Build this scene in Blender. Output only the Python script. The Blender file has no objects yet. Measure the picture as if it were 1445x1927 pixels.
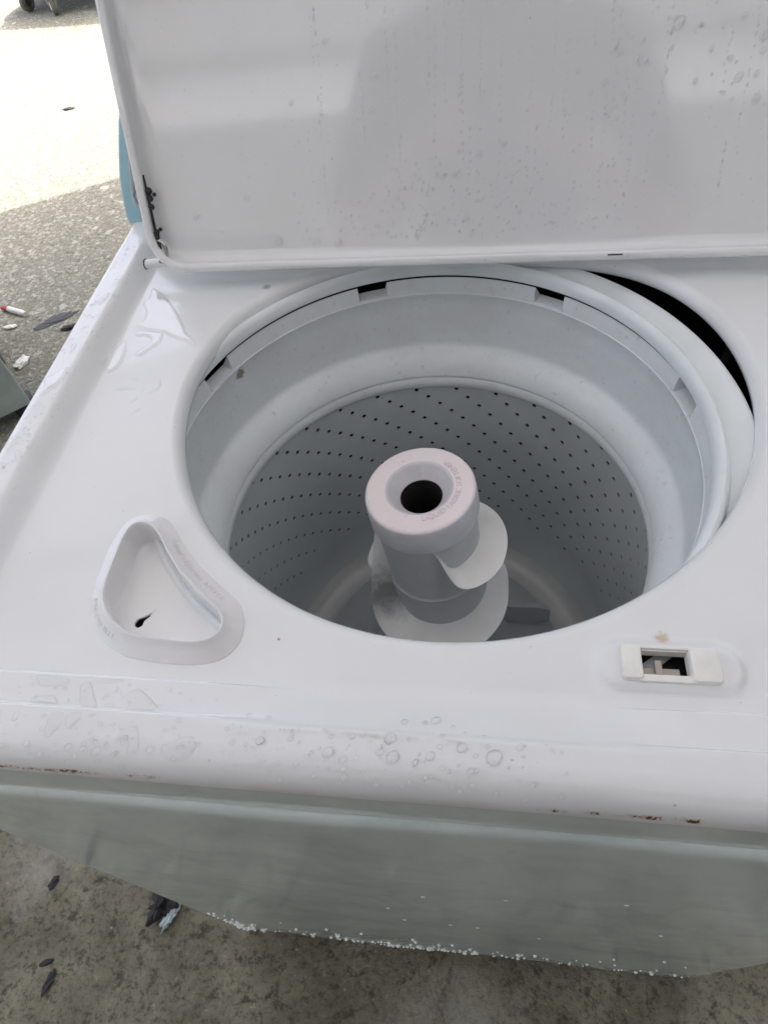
import bpy, bmesh, math, random
import numpy as np
from mathutils import Matrix, Vector
random.seed(7); rng = np.random.default_rng(7)
S = bpy.context.scene; C = S.collection
R = math.radians

# ---------------------------------------------------------------- camera
cam_d = bpy.data.cameras.new('camera'); cam = bpy.data.objects.new('camera', cam_d); C.objects.link(cam)
CM = [[0.9902473622, -0.0217262927, 0.1376158777], [0.0998362465, 0.7996158513, -0.5921547215], [-0.0971745103, 0.6001187037, 0.7939865591]]
cam.matrix_world = Matrix.Translation((0.0201, -0.0865, 1.2715)) @ Matrix(CM).to_4x4()
cam_d.sensor_fit = 'VERTICAL'; cam_d.sensor_height = 24; cam_d.lens = 1268 / 1927 * 24
cam_d.clip_start = 0.01; cam_d.clip_end = 800
S.camera = cam
# ---------------------------------------------------------------- sky, sun, exposure
SUN_EL, SUN_AZ = 76.5, math.atan2(0.88, -0.48)      # azimuth in the XY plane, from +X
w = bpy.data.worlds.new('World'); S.world = w; w.use_nodes = True
nt = w.node_tree; nt.nodes.clear()
sky = nt.nodes.new('ShaderNodeTexSky'); sky.sky_type = 'NISHITA'; sky.sun_disc = False
sky.sun_elevation = R(SUN_EL); sky.sun_rotation = math.pi / 2 - SUN_AZ; sky.air_density = .8; sky.dust_density = 7.0; sky.ozone_density = .4
bg = nt.nodes.new('ShaderNodeBackground'); bg.inputs['Strength'].default_value = 0.15
ow = nt.nodes.new('ShaderNodeOutputWorld'); nt.links.new(sky.outputs[0], bg.inputs[0]); nt.links.new(bg.outputs[0], ow.inputs[0])
sd = bpy.data.lights.new('sun', 'SUN'); sd.energy = 2.0; sd.angle = R(0.5); sd.color = (1, .965, .9)
sun = bpy.data.objects.new('sun', sd); C.objects.link(sun)
dv = Vector((math.cos(SUN_AZ) * math.cos(R(SUN_EL)), math.sin(SUN_AZ) * math.cos(R(SUN_EL)), math.sin(R(SUN_EL))))
sun.rotation_euler = dv.to_track_quat('Z', 'Y').to_euler()
S.view_settings.view_transform = 'Standard'; S.view_settings.look = 'None'; S.view_settings.exposure = 1.82; S.view_settings.gamma = 1
S.render.engine = 'CYCLES'; S.cycles.max_bounces = 12; S.cycles.diffuse_bounces = 8; S.cycles.transmission_bounces = 6; S.cycles.caustics_refractive = True

# ---------------------------------------------------------------- materials
def nodes(name):
    m = bpy.data.materials.new(name); m.use_nodes = True; n = m.node_tree; n.nodes.clear()
    o = n.nodes.new('ShaderNodeOutputMaterial'); b = n.nodes.new('ShaderNodeBsdfPrincipled'); n.links.new(b.outputs[0], o.inputs[0])
    return m, n, b
def N(n, t, **k):
    x = n.nodes.new(t)
    for a, v in k.items():
        if a in x.inputs.keys(): x.inputs[a].default_value = v
        else: setattr(x, a, v)
    return x
def ramp(n, src, stops):
    mxp = max(p for p, _ in stops)
    if mxp > 1:
        dv_ = n.nodes.new('ShaderNodeMath'); dv_.operation = 'DIVIDE'; dv_.inputs[1].default_value = mxp; n.links.new(src, dv_.inputs[0]); src = dv_.outputs[0]; stops = [(p / mxp, c) for p, c in stops]
    r = n.nodes.new('ShaderNodeValToRGB'); e = r.color_ramp.elements
    while len(e) < len(stops): e.new(.5)
    for i, (p, c) in enumerate(stops):
        e[i].position = p; e[i].color = (c, c, c, 1) if not hasattr(c, '__len__') else (*c, 1)
    n.links.new(src, r.inputs[0]); return r.outputs[0]
def noise(n, co, scale, detail=4, rough=.55, dist=0):
    x = N(n, 'ShaderNodeTexNoise'); x.inputs['Scale'].default_value = scale; x.inputs['Detail'].default_value = detail
    x.inputs['Roughness'].default_value = rough; x.inputs['Distortion'].default_value = dist; n.links.new(co, x.inputs['Vector']); return x.outputs['Fac']
def mix(n, f, a, b, mode='MIX'):
    x = n.nodes.new('ShaderNodeMix'); x.data_type = 'RGBA'; x.blend_type = mode
    for i, v in ((0, f), (6, a), (7, b)):
        if hasattr(v, 'links'): n.links.new(v, x.inputs[i])
        elif i == 0: x.inputs[0].default_value = v
        else: x.inputs[i].default_value = (*v, 1)
    return x.outputs[2]
def math_(n, op, a, b=None, c=None):
    x = n.nodes.new('ShaderNodeMath'); x.operation = op
    for i, v in enumerate((a, b, c)):
        if v is None: continue
        if hasattr(v, 'links'): n.links.new(v, x.inputs[i])
        else: x.inputs[i].default_value = v
    return x.outputs[0]
def bump(n, b, h, strength=.2, dist=.001):
    x = N(n, 'ShaderNodeBump'); x.inputs['Strength'].default_value = strength; x.inputs['Distance'].default_value = dist
    n.links.new(h, x.inputs['Height']); n.links.new(x.outputs[0], b.inputs['Normal']); return x
def coord(n, out='Object'): return n.nodes.new('ShaderNodeTexCoord').outputs[out]

def simple(name, col, rough=.4, spec=.5, metal=0, dirt=0, dscale=25, peel=0, pscale=600, coat=0):
    m, n, b = nodes(name); co = coord(n)
    b.inputs['Roughness'].default_value = rough; b.inputs['Metallic'].default_value = metal
    b.inputs['Specular IOR Level'].default_value = spec; b.inputs['Coat Weight'].default_value = coat; b.inputs['Coat Roughness'].default_value = .06
    f = noise(n, co, dscale, 5)
    dk = tuple(c * (1 - dirt) for c in col)
    n.links.new(mix(n, ramp(n, f, [(.35, 0), (.7, 1)]), col, dk), b.inputs['Base Color'])
    if peel: bump(n, b, noise(n, co, pscale, 2), peel, .0005)
    return m

WHITE = (.765, .782, .80)
def enamel(name, rust=False, rough=.2, coat=.7, cior=1.5, col=WHITE, spots=True):
    m, n, b = nodes(name); co = coord(n)
    b.inputs['Roughness'].default_value = rough; b.inputs['Specular IOR Level'].default_value = .5; b.inputs['Coat Weight'].default_value = coat; b.inputs['Coat IOR'].default_value = cior; b.inputs['Coat Roughness'].default_value = .03 if rust else .065
    base = mix(n, ramp(n, noise(n, co, 9, 4), [(.4, 0), (.75, 1)]), col, (col[0] * .965, col[1] * .96, col[2] * .94))
    if spots:   # small specks of grime
        v = noise(n, co, 260, 2, .5); base = mix(n, ramp(n, v, [(.77, 0), (.80, .5)]), base, (.30, .28, .25))
    if rust:
        sx = n.nodes.new('ShaderNodeSeparateXYZ'); n.links.new(co, sx.inputs[0])
        X, Y, Z = sx.outputs
        def bandm(v, c, h):   # 1 inside c +- h, soft
            return math_(n, 'SUBTRACT', 1.0, math_(n, 'MINIMUM', math_(n, 'DIVIDE', math_(n, 'ABSOLUTE', math_(n, 'SUBTRACT', v, c)), h), 1.0))
        f1 = noise(n, co, 300, 4, .75); f2 = noise(n, co, 120, 3)
        yb = math_(n, 'MULTIPLY', bandm(math_(n, 'ADD', Z, math_(n, 'MULTIPLY', math_(n, 'SUBTRACT', f2, .5), .002)), .9072, .0022), math_(n, 'LESS_THAN', Y, .012))
        tot = None
        for (xc, hw, a) in ((-.232, .024, .95), (-.200, .024, 1.1), (-.206, .014, 1.1), (-.157, .012, .95), (.060, .009, .85), (.081, .007, .75), (.109, .022, .9), (.127, .006, 1.3)):
            t = math_(n, 'MULTIPLY', math_(n, 'SQRT', bandm(X, xc, hw)), a)
            tot = t if tot is None else math_(n, 'MAXIMUM', tot, t)
        r = math_(n, 'MULTIPLY', math_(n, 'MULTIPLY', math_(n, 'SQRT', yb), math_(n, 'MINIMUM', tot, 1.2)), ramp(n, f1, [(.42, .25), (.58, 1)]))
        mask = ramp(n, r, [(.50, 0), (.62, 1)]); halo = ramp(n, r, [(.15, 0), (.50, .6)])
        base = mix(n, halo, base, (.52, .43, .33))
        rc = mix(n, f2, (.055, .018, .012), (.17, .06, .028)); base = mix(n, mask, base, rc)
        # brown smears: by the latch and left of the opening
        def spot(x, y, rad, colr, amt, sc=400):
            nonlocal base
            vm = n.nodes.new('ShaderNodeVectorMath'); vm.operation = 'DISTANCE'; n.links.new(co, vm.inputs[0]); vm.inputs[1].default_value = (x, y, .9062)
            d = math_(n, 'ADD', math_(n, 'DIVIDE', vm.outputs['Value'], rad), math_(n, 'MULTIPLY', noise(n, co, sc, 4), 1.1))
            base = mix(n, ramp(n, d, [(.75, amt), (1.25, 0)]), base, colr)
        spot(.126, .1000, .0075, (.55, .42, .30), .8); spot(-.098, .088, .0016, (.35, .2, .08), 1.0); spot(-.181, .447, .007, (.30, .28, .24), .7)
        # film of grime along the crease below the hand scoop
        gm = math_(n, 'MULTIPLY', bandm(Y, .0285, .0022), bandm(X, -.03, .07)); 
        base = mix(n, math_(n, 'MULTIPLY', gm, ramp(n, f2, [(.35, 0), (.65, .55)])), base, (.45, .40, .34))
        gm2 = math_(n, 'MULTIPLY', bandm(Z, .904, .008), ramp(n, noise(n, co, 30, 4), [(.45, 0), (.7, .5)]))
        gm2 = math_(n, 'MULTIPLY', gm2, math_(n, 'LESS_THAN', Y, .012)); base = mix(n, gm2, base, (.62, .56, .48))
    n.links.new(base, b.inputs['Base Color'])
    h = math_(n, 'ADD', noise(n, co, 900, 2), math_(n, 'MULTIPLY', noise(n, co, 25, 2), 3.0))
    bump(n, b, h, .06, .0006)
    rr = ramp(n, noise(n, co, 40, 3), [(.3, rough * .8), (.7, rough * 1.3)]); n.links.new(rr, b.inputs['Roughness'])
    return m

M = {}
M['deck'] = enamel('deck_enamel', True, .17, .35)
M['lid'] = enamel('lid_enamel', False, .10, 1.0, 1.75)
M['enamel'] = enamel('side_enamel', False, .2)
# front panel: glossy white, mild dirt; the greener, duller tint stands in for shade
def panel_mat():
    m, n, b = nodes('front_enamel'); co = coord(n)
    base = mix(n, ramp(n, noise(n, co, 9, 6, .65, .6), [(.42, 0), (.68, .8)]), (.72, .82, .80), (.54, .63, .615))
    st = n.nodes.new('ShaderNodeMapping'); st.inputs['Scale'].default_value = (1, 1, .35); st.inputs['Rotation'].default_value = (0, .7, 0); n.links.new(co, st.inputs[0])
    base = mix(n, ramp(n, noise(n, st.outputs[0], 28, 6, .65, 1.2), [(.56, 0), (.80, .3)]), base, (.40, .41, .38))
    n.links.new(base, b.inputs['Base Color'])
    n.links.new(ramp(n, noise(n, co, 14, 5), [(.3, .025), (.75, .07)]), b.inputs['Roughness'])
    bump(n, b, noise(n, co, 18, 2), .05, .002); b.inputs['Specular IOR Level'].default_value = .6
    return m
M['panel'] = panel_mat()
M['tub'] = simple('tub_plastic', (.78, .83, .85), .42, .5, dirt=.10, dscale=18, peel=.15, pscale=220)
def ring_mat():
    m, n, b = nodes('balance_ring_plastic'); co = coord(n)
    g = noise(n, co, 14, 6, .65, .6)
    base = mix(n, ramp(n, g, [(.42, 0), (.75, .75)]), (.79, .835, .85), (.70, .715, .70))
    base = mix(n, ramp(n, noise(n, co, 150, 4, .7), [(.60, 0), (.72, .45)]), base, (.45, .44, .40))
    vm = n.nodes.new('ShaderNodeVectorMath'); vm.operation = 'DISTANCE'; n.links.new(co, vm.inputs[0]); vm.inputs[1].default_value = (-.2035, .381, .859)
    d = math_(n, 'ADD', math_(n, 'DIVIDE', vm.outputs['Value'], .013), math_(n, 'MULTIPLY', noise(n, co, 190, 5, .7), 1.6))
    base = mix(n, ramp(n, d, [(1.05, .85), (1.28, 0)]), base, (.23, .19, .12))
    n.links.new(base, b.inputs['Base Color']); b.inputs['Roughness'].default_value = .38
    bump(n, b, noise(n, co, 260, 3), .12, .0006); return m
M['ring'] = ring_mat()
M['basket'] = simple('basket_enamel', (.57, .61, .62), .36, .5, dirt=.14, dscale=10, peel=.15, pscale=500)
M['basket_floor'] = simple('basket_floor_plastic', (.66, .66, .64), .2, .5, dirt=.25, dscale=9, peel=.1, pscale=200)
M['agi'] = None
def agi_mat(name, col, smear):
    m, n, b = nodes(name); co = coord(n)
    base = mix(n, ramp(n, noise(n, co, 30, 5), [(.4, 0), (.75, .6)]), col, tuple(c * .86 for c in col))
    base = mix(n, ramp(n, noise(n, co, 420, 2), [(.70, 0), (.74, .5)]), base, (.8, .8, .8))
    if smear:
        vm = n.nodes.new('ShaderNodeVectorMath'); vm.operation = 'DISTANCE'; n.links.new(co, vm.inputs[0]); vm.inputs[1].default_value = (-.070, .243, .69)
        d = math_(n, 'ADD', math_(n, 'DIVIDE', vm.outputs['Value'], .042), math_(n, 'MULTIPLY', noise(n, co, 60, 6, .75), 1.0))
        base = mix(n, ramp(n, d, [(.75, .8), (1.35, 0)]), base, (.13, .13, .125))
    n.links.new(base, b.inputs['Base Color']); b.inputs['Roughness'].default_value = .42
    bump(n, b, noise(n, co, 300, 3), .12, .0005); return m
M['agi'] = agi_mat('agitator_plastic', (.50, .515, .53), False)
M['vane'] = agi_mat('vane_plastic', (.82, .815, .80), True)
def cap_mat():
    m, n, b = nodes('softener_cap_plastic'); co = coord(n)
    base = mix(n, ramp(n, noise(n, co, 40, 4), [(.4, 0), (.7, .5)]), (.84, .765, .785), (.80, .74, .75))
    base = mix(n, ramp(n, noise(n, co, 95, 5, .7), [(.64, 0), (.70, .8)]), base, (.52, .40, .35))
    base = mix(n, ramp(n, noise(n, co, 500, 2), [(.73, 0), (.75, .8)]), base, (.2, .16, .14))
    n.links.new(base, b.inputs['Base Color']); b.inputs['Roughness'].default_value = .45
    bump(n, b, noise(n, co, 400, 3), .1, .0004); return m
M['cap'] = cap_mat()
M['cap_side'] = simple('cap_side_plastic', (.66, .65, .69), .4, .5, dirt=.12, dscale=60, peel=.1, pscale=400)
M['dispenser'] = simple('dispenser_plastic', (.78, .78, .785), .16, .5, dirt=.03, dscale=30, peel=.05)
M['emboss'] = simple('embossed_plastic', (.62, .61, .59), .3)
M['emboss_cap'] = simple('embossed_cap_plastic', (.70, .63, .65), .4)
M['latch'] = simple('latch_plastic', (.83, .83, .79), .35, .5, dirt=.1, dscale=90)
M['tan'] = simple('latch_lever_plastic', (.42, .38, .33), .5)
M['black'] = simple('black_rubber', (.012, .012, .013), .5)
M['void'] = simple('recess_shade_plastic', (.01, .01, .01), .8)  # near-black stands in for shade in the drain, latch well and cap hole
M['inner'] = simple('bare_steel', (.06, .065, .07), .55, dirt=.3)
M['chrome'] = simple('steel', (.55, .54, .52), .22, .5, 1.0, dirt=.2, dscale=60)
M['blue'] = simple('blue_plastic', (.36, .60, .70), .38, .5, dirt=.12, dscale=30)
M['console'] = simple('console_face_paint', (.50, .58, .60), .3, .5, dirt=.12, dscale=40)
M['fleck'] = simple('droplet_white', (.80, .84, .84), .7)
M['grey_green'] = simple('grey_green_enamel', (.42, .49, .46), .3, .5, dirt=.25, dscale=14)
M['dark_green'] = simple('dark_green_steel', (.10, .125, .12), .5, dirt=.3)
M['cart'] = simple('cart_blue_plastic', (.22, .28, .31), .5, dirt=.3, dscale=8)
M['wheel'] = simple('dirty_tyre', (.16, .15, .13), .7, dirt=.5, dscale=30)
m = bpy.data.materials.new('translucent_canopy_sheet'); m.use_nodes = True; n = m.node_tree; n.nodes.clear()
o_ = n.nodes.new('ShaderNodeOutputMaterial'); a_ = n.nodes.new('ShaderNodeBsdfDiffuse'); b_ = n.nodes.new('ShaderNodeBsdfTranslucent'); mx_ = n.nodes.new('ShaderNodeAddShader')
a_.inputs[0].default_value = (.42, .42, .42, 1); b_.inputs[0].default_value = (.124, .128, .136, 1)
n.links.new(a_.outputs[0], mx_.inputs[0]); n.links.new(b_.outputs[0], mx_.inputs[1]); n.links.new(mx_.outputs[0], o_.inputs[0]); M['roofm'] = m
M['steelp'] = simple('painted_steel', (.30, .31, .32), .5, dirt=.2, dscale=5)
M['wall'] = simple('render_wall', (.26, .265, .26), .85, dirt=.18, dscale=1.5, peel=.3, pscale=30)
M['white'] = simple('white_reflector_paint', (.80, .80, .79), .5, dirt=.05, dscale=1)
M['glassw'] = simple('window_glass', (.05, .06, .07), .08)
M['skin'] = simple('skin', (.45, .27, .20), .5, dirt=.05)
M['shirt'] = simple('grey_shirt', (.07, .073, .08), .9, dirt=.2, dscale=10)
M['trousers'] = simple('dark_trousers', (.04, .045, .06), .9, dirt=.2)
M['shoe'] = simple('shoe_leather', (.03, .025, .02), .5)
M['scrap'] = simple('black_scrap', (.018, .018, .022), .6, dirt=.5, dscale=200, peel=.8, pscale=300)
M['film'] = simple('pale_blue_film', (.50, .62, .66), .3, dirt=.3, dscale=150)
M['chipw'] = simple('white_chip', (.80, .80, .72), .6, dirt=.15, dscale=100)
M['red'] = simple('red_band', (.35, .05, .04), .5)
M['tar'] = simple('dark_tar', (.055, .06, .07), .6, dirt=.5, dscale=160, peel=.6, pscale=200)
# water
def water(name, refr, ior):
    m = bpy.data.materials.new(name); m.use_nodes = True; n = m.node_tree; n.nodes.clear(); Lk = n.links.new; A = n.nodes.new
    o_, tr_, rf_, gl_, fr_, ge_, m1, m2 = [A(t) for t in ('ShaderNodeOutputMaterial', 'ShaderNodeBsdfTransparent', 'ShaderNodeBsdfRefraction', 'ShaderNodeBsdfGlossy', 'ShaderNodeFresnel', 'ShaderNodeNewGeometry', 'ShaderNodeMixShader', 'ShaderNodeMixShader')]
    gl_.inputs['Roughness'].default_value = .01; rf_.inputs['Roughness'].default_value = 0; rf_.inputs['IOR'].default_value = 1.33; fr_.inputs['IOR'].default_value = ior
    m1.inputs[0].default_value = refr; Lk(tr_.outputs[0], m1.inputs[1]); Lk(rf_.outputs[0], m1.inputs[2])
    Lk(math_(n, 'MULTIPLY', fr_.outputs[0], math_(n, 'SUBTRACT', 1.0, ge_.outputs['Backfacing'])), m2.inputs[0]); Lk(m1.outputs[0], m2.inputs[1]); Lk(gl_.outputs[0], m2.inputs[2]); Lk(m2.outputs[0], o_.inputs[0]); return m
M['water'] = water('puddle_water', .25, 1.8); M['drop'] = water('drop_water', .5, 1.9); M['liddrop'] = water('fine_drop_water', .42, 2.0)

def concrete():
    m, n, b = nodes('concrete_ground'); co = coord(n)
    sx = n.nodes.new('ShaderNodeSeparateXYZ'); n.links.new(co, sx.inputs[0]); X, Y, Z = sx.outputs
    big = noise(n, co, 1.6, 6, .6); mid = noise(n, co, 7, 7, .68, .4); fine = noise(n, co, 38, 6, .75); grit = noise(n, co, 150, 4, .8)
    v = n.nodes.new('ShaderNodeTexVoronoi'); v.inputs['Scale'].default_value = 95; n.links.new(co, v.inputs['Vector'])
    v2 = n.nodes.new('ShaderNodeTexVoronoi'); v2.inputs['Scale'].default_value = 42; n.links.new(co, v2.inputs['Vector'])
    # near: old, dark, damp; far: dry pale aggregate
    fine2 = noise(n, co, 85, 7, .8, .3); gr3 = noise(n, co, 300, 3, .8)
    near = mix(n, ramp(n, mid, [(.30, 0), (.68, 1)]), (.105, .098, .068), (.27, .255, .185))
    near = mix(n, ramp(n, noise(n, co, 3.1, 6, .6, .8), [(.50, 0), (.66, .45)]), near, (.20, .16, .115))
    near = mix(n, ramp(n, fine2, [(.36, .85), (.50, 0)]), near, (.055, .050, .036))
    near = mix(n, ramp(n, fine, [(.38, .8), (.47, 0)]), near, (.05, .046, .033))
    near = mix(n, ramp(n, big, [(.53, 0), (.66, .6)]), near, (.46, .45, .41))
    near = mix(n, ramp(n, fine2, [(.60, 0), (.72, .8)]), near, (.50, .48, .38))
    near = mix(n, ramp(n, gr3, [(.70, 0), (.75, .9)]), near, (.70, .68, .60))
    far = mix(n, ramp(n, grit, [(.36, 0), (.62, 1)]), (.145, .145, .110), (.33, .325, .27))
    far = mix(n, ramp(n, v.outputs['Color'], [(.55, 0), (.95, .9)]), far, (.50, .485, .41))
    far = mix(n, ramp(n, v2.outputs['Color'], [(.86, 0), (.90, .7)]), far, (.62, .60, .53))
    far = mix(n, ramp(n, fine, [(.36, .75), (.47, 0)]), far, (.12, .115, .09))
    far = mix(n, ramp(n, fine2, [(.34, .9), (.42, 0)]), far, (.10, .098, .08))
    far = mix(n, ramp(n, mid, [(.30, .35), (.48, 0)]), far, (.17, .165, .14))
    d = math_(n, 'ADD', Y, math_(n, 'MULTIPLY', math_(n, 'SUBTRACT', big, .5), .9))
    base = mix(n, ramp(n, math_(n, 'DIVIDE', math_(n, 'SUBTRACT', d, .2), .9), [(0, 0), (1, 1)]), near, far)
    # wandering cracks
    cr = n.nodes.new('ShaderNodeTexVoronoi'); cr.feature = 'DISTANCE_TO_EDGE'; cr.inputs['Scale'].default_value = 1.3
    wv = n.nodes.new('ShaderNodeVectorMath'); wv.operation = 'MULTIPLY_ADD'; nn = N(n, 'ShaderNodeTexNoise'); nn.inputs['Scale'].default_value = 6; nn.inputs['Detail'].default_value = 7
    n.links.new(co, nn.inputs['Vector']); n.links.new(nn.outputs['Color'], wv.inputs[0]); wv.inputs[1].default_value = (.35, .35, .35); n.links.new(co, wv.inputs[2]); n.links.new(wv.outputs[0], cr.inputs['Vector'])
    crack = math_(n, 'MULTIPLY', ramp(n, cr.outputs['Distance'], [(.0, .8), (.004, 0)]), ramp(n, big, [(.52, 0), (.62, .6)]))
    base = mix(n, crack, base, (.045, .042, .035))
    n.links.new(base, b.inputs['Base Color']); b.inputs['Roughness'].default_value = .8; b.inputs['Specular IOR Level'].default_value = .3
    h = math_(n, 'ADD', math_(n, 'MULTIPLY', fine, 1.0), math_(n, 'MULTIPLY', grit, .5))
    h = math_(n, 'SUBTRACT', h, math_(n, 'MULTIPLY', v2.outputs['Distance'], .4)); h = math_(n, 'SUBTRACT', h, math_(n, 'MULTIPLY', crack, .6))
    bump(n, b, h, .85, .007); return m
M['ground'] = concrete()

# ---------------------------------------------------------------- object helpers
def empty(name, loc, label=None, cat=None, group=None):
    o = bpy.data.objects.new(name, None); C.objects.link(o); o.location = loc; o.empty_display_size = .05
    if label: o['label'] = label
    if cat: o['category'] = cat
    if group: o['group'] = group
    return o
def wloc(p):
    v = Vector(p.location)
    while p.parent: p = p.parent; v = v + Vector(p.location)
    return v
def link(name, me, mat, parent=None, smooth=True):
    if mat is not None:
        for mm in (mat if isinstance(mat, list) else [mat]): me.materials.append(mm)
    if smooth:
        me.polygons.foreach_set('use_smooth', [True] * len(me.polygons))
        me.set_sharp_from_angle(angle=R(smooth if smooth is not True else 40))
    o = bpy.data.objects.new(name, me); C.objects.link(o)
    if parent is not None:
        o.parent = parent
        if parent.type == 'EMPTY': o.matrix_parent_inverse = Matrix.Translation(-wloc(parent)) if not parent.get('rot') else parent.matrix_basis.inverted()
    return o
def mesh(name, verts, faces, mat, parent=None, smooth=True):
    me = bpy.data.meshes.new(name); me.from_pydata([tuple(v) for v in verts], [], [tuple(f) for f in faces]); me.validate(); me.update()
    return link(name, me, mat, parent, smooth)
def bmobj(name, bm, mat, parent=None, smooth=True):
    bmesh.ops.recalc_face_normals(bm, faces=bm.faces)
    me = bpy.data.meshes.new(name); bm.to_mesh(me); bm.free(); return link(name, me, mat, parent, smooth)
def tag(o, label=None, cat=None, group=None, kind=None):
    for k, v in (('label', label), ('category', cat), ('group', group), ('kind', kind)):
        if v: o[k] = v
    return o
def box(bm, c, s, bev=0, seg=2, rot=None):
    r = bmesh.ops.create_cube(bm, size=1); vs = r['verts']
    bmesh.ops.scale(bm, vec=s, verts=vs)
    if bev:
        es = list({e for v in vs for e in v.link_edges})
        rr = bmesh.ops.bevel(bm, geom=es, offset=bev, segments=seg, affect='EDGES', profile=.5); vs = list({v for f in rr['faces'] for v in f.verts} | {v for v in vs if v.is_valid})
    if rot is not None: bmesh.ops.rotate(bm, cent=(0, 0, 0), matrix=rot, verts=vs)
    bmesh.ops.translate(bm, vec=c, verts=vs); return vs
def tube(bm, pts, r, seg=10, caps=True):
    pts = [Vector(p) for p in pts]; rings = []; up = None
    for i, p in enumerate(pts):
        t = (pts[min(i + 1, len(pts) - 1)] - pts[max(i - 1, 0)]).normalized()
        if up is None: up = Vector((0, 0, 1)) if abs(t.z) < .9 else Vector((1, 0, 0))
        s = t.cross(up).normalized(); up = s.cross(t).normalized()
        rad = r[i] if hasattr(r, '__len__') else r
        rings.append([bm.verts.new(p + s * math.cos(a) * rad + up * math.sin(a) * rad) for a in [2 * math.pi * k / seg for k in range(seg)]])
    for a, b_ in zip(rings, rings[1:]):
        for k in range(seg): bm.faces.new((a[k], a[(k + 1) % seg], b_[(k + 1) % seg], b_[k]))
    if caps: bm.faces.new(rings[0]); bm.faces.new(list(reversed(rings[-1])))
def lathe(prof, cx, cy, seg=180, tilt=None):
    V = []; F = []
    for (r, z) in prof:
        for k in range(seg):
            a = 2 * math.pi * k / seg; V.append((cx + r * math.cos(a), cy + r * math.sin(a), z))
    for i in range(len(prof) - 1):
        for k in range(seg):
            k2 = (k + 1) % seg; F.append((i * seg + k, i * seg + k2, (i + 1) * seg + k2, (i + 1) * seg + k))
    return V, F
def catmull(P, n=12, closed=True):
    P = [np.array(p, float) for p in P]; out = []; m_ = len(P)
    rg = range(m_) if closed else range(m_ - 1)
    for i in rg:
        g = (lambda j: P[j % m_]) if closed else (lambda j: P[min(max(j, 0), m_ - 1)])
        p0, p1, p2, p3 = g(i - 1), g(i), g(i + 1), g(i + 2)
        for k in range(n):
            t = k / n; out.append(.5 * ((2 * p1) + (p2 - p0) * t + (2 * p0 - 5 * p1 + 4 * p2 - p3) * t * t + (3 * p1 - p0 - 3 * p2 + p3) * t ** 3))
    if not closed: out.append(P[-1])
    return np.array(out)
def sstep(a, b, x):
    t = np.clip((np.asarray(x, float) - a) / (b - a), 0, 1); return t * t * (3 - 2 * t)

# ---------------------------------------------------------------- the ground
gv = []; gf = []
mesh_g = mesh('ground', [(-300, -300, 0), (300, -300, 0), (300, 300, 0), (-300, 300, 0)], [(0, 1, 2, 3)], M['ground'], smooth=False)
tag(mesh_g, kind='structure')

# ---------------------------------------------------------------- washing machine
H, HF = .92, .9060
WM = empty('washing_machine', (0, .32, 0), 'white top loading washing machine standing wet with its lid open', 'washing machine')
TX, TY = -.0217, .2777

# opening outline, polar about (0, .29)
OC = (0., .29)
OA = [-172.4, -160, -138, -122.6, -98.8, -84, -60, -40.2, -26.3, -12.4, .1, 12.6, 25.9, 39.3, 49.6, 61.2, 75, 90, 106, 122.7, 136.8, 149.5, 171.2]
OR = [.2127, .2075, .2014, .1990, .1954, .1949, .1960, .1999, .2055, .2121, .2190, .2260, .2335, .2370, .2321, .2150, .2020, .1975, .2030, .2189, .2275, .2287, .2213]
def _per(a, A_, R_):
    a_ = np.array(A_ + [A_[0] + 360]); r_ = np.array(R_ + [R_[0]]); a = (np.asarray(a) - a_[0]) % 360 + a_[0]; return np.interp(a, a_, r_)
_fa = np.arange(0, 360, 1.0); _fr = _per(_fa, OA, OR)
_k = np.exp(-.5 * (np.arange(-24, 25) / 8.5) ** 2); _k /= _k.sum()
_fr = np.convolve(np.concatenate([_fr[-24:], _fr, _fr[:24]]), _k, 'valid')
def ro(a): return np.interp(np.asarray(a) % 360, np.append(_fa, 360), np.append(_fr, _fr[0]))

def zdeck(x, y):
    x = np.asarray(x, float); y = np.asarray(y, float)
    sx_ = sstep(-.3215, -.300, x) * (1 - sstep(.300, .3215, x))
    sr = 1 - sstep(.500, .530, y)
    wsc = sstep(-.140, -.072, x) * (1 - sstep(.075, .150, x))
    side = .48 * sstep(.0330, .0360, y) + .52 * sstep(.0550, .0582, y)
    t = np.clip((y - .0285) / (.064 - .0285), 0, 1); scoop = 1 - (1 - t) ** 1.7
    scoop = scoop * sstep(.0285, .034, y)
    sf = side * (1 - wsc) + scoop * wsc
    z = H - (H - HF) * sx_ * sr * sf
    z = z - .0028 * np.clip((.032 - y) / .03, 0, 1) ** 2 + .0006 * np.sin(x * 23 + 1) * np.clip((.03 - y) / .02, 0, 1)   # crown of the apron, slightly wavy
    # raised oval pad round the latch
    dx = np.maximum(np.abs(x - .1268) - .0255, 0); dy = np.abs(y - .0825); d = np.hypot(dx, dy)
    z = z + .0034 * (1 - sstep(.0110, .0170, d))
    return z
RF, RS, RB = .015, .005, .006
def edge_line(lo, hi, rlo, rhi, inner):
    ph = np.linspace(0, math.pi / 2, 7)[:-1]
    a = [(lo + rlo * (1 - math.cos(p)), rlo * (1 - math.sin(p))) for p in ph]
    b_ = [(hi - rhi * (1 - math.cos(p)), rhi * (1 - math.sin(p))) for p in ph[::-1]]
    return a + [(v, 0.) for v in inner] + b_
ix = np.unique(np.round(np.concatenate([np.arange(-.336, -.296, .0012), np.arange(-.295, .296, .0025), np.arange(.296, .337, .0012), [.337]]), 5))
iy = np.unique(np.round(np.concatenate([np.arange(.019, .068, .0010), np.arange(.070, .6380, .0025)]), 5))
xl = edge_line(-.343, .343, RS, RS, ix); yl = edge_line(.001, .646, RF, RB, iy)
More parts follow.
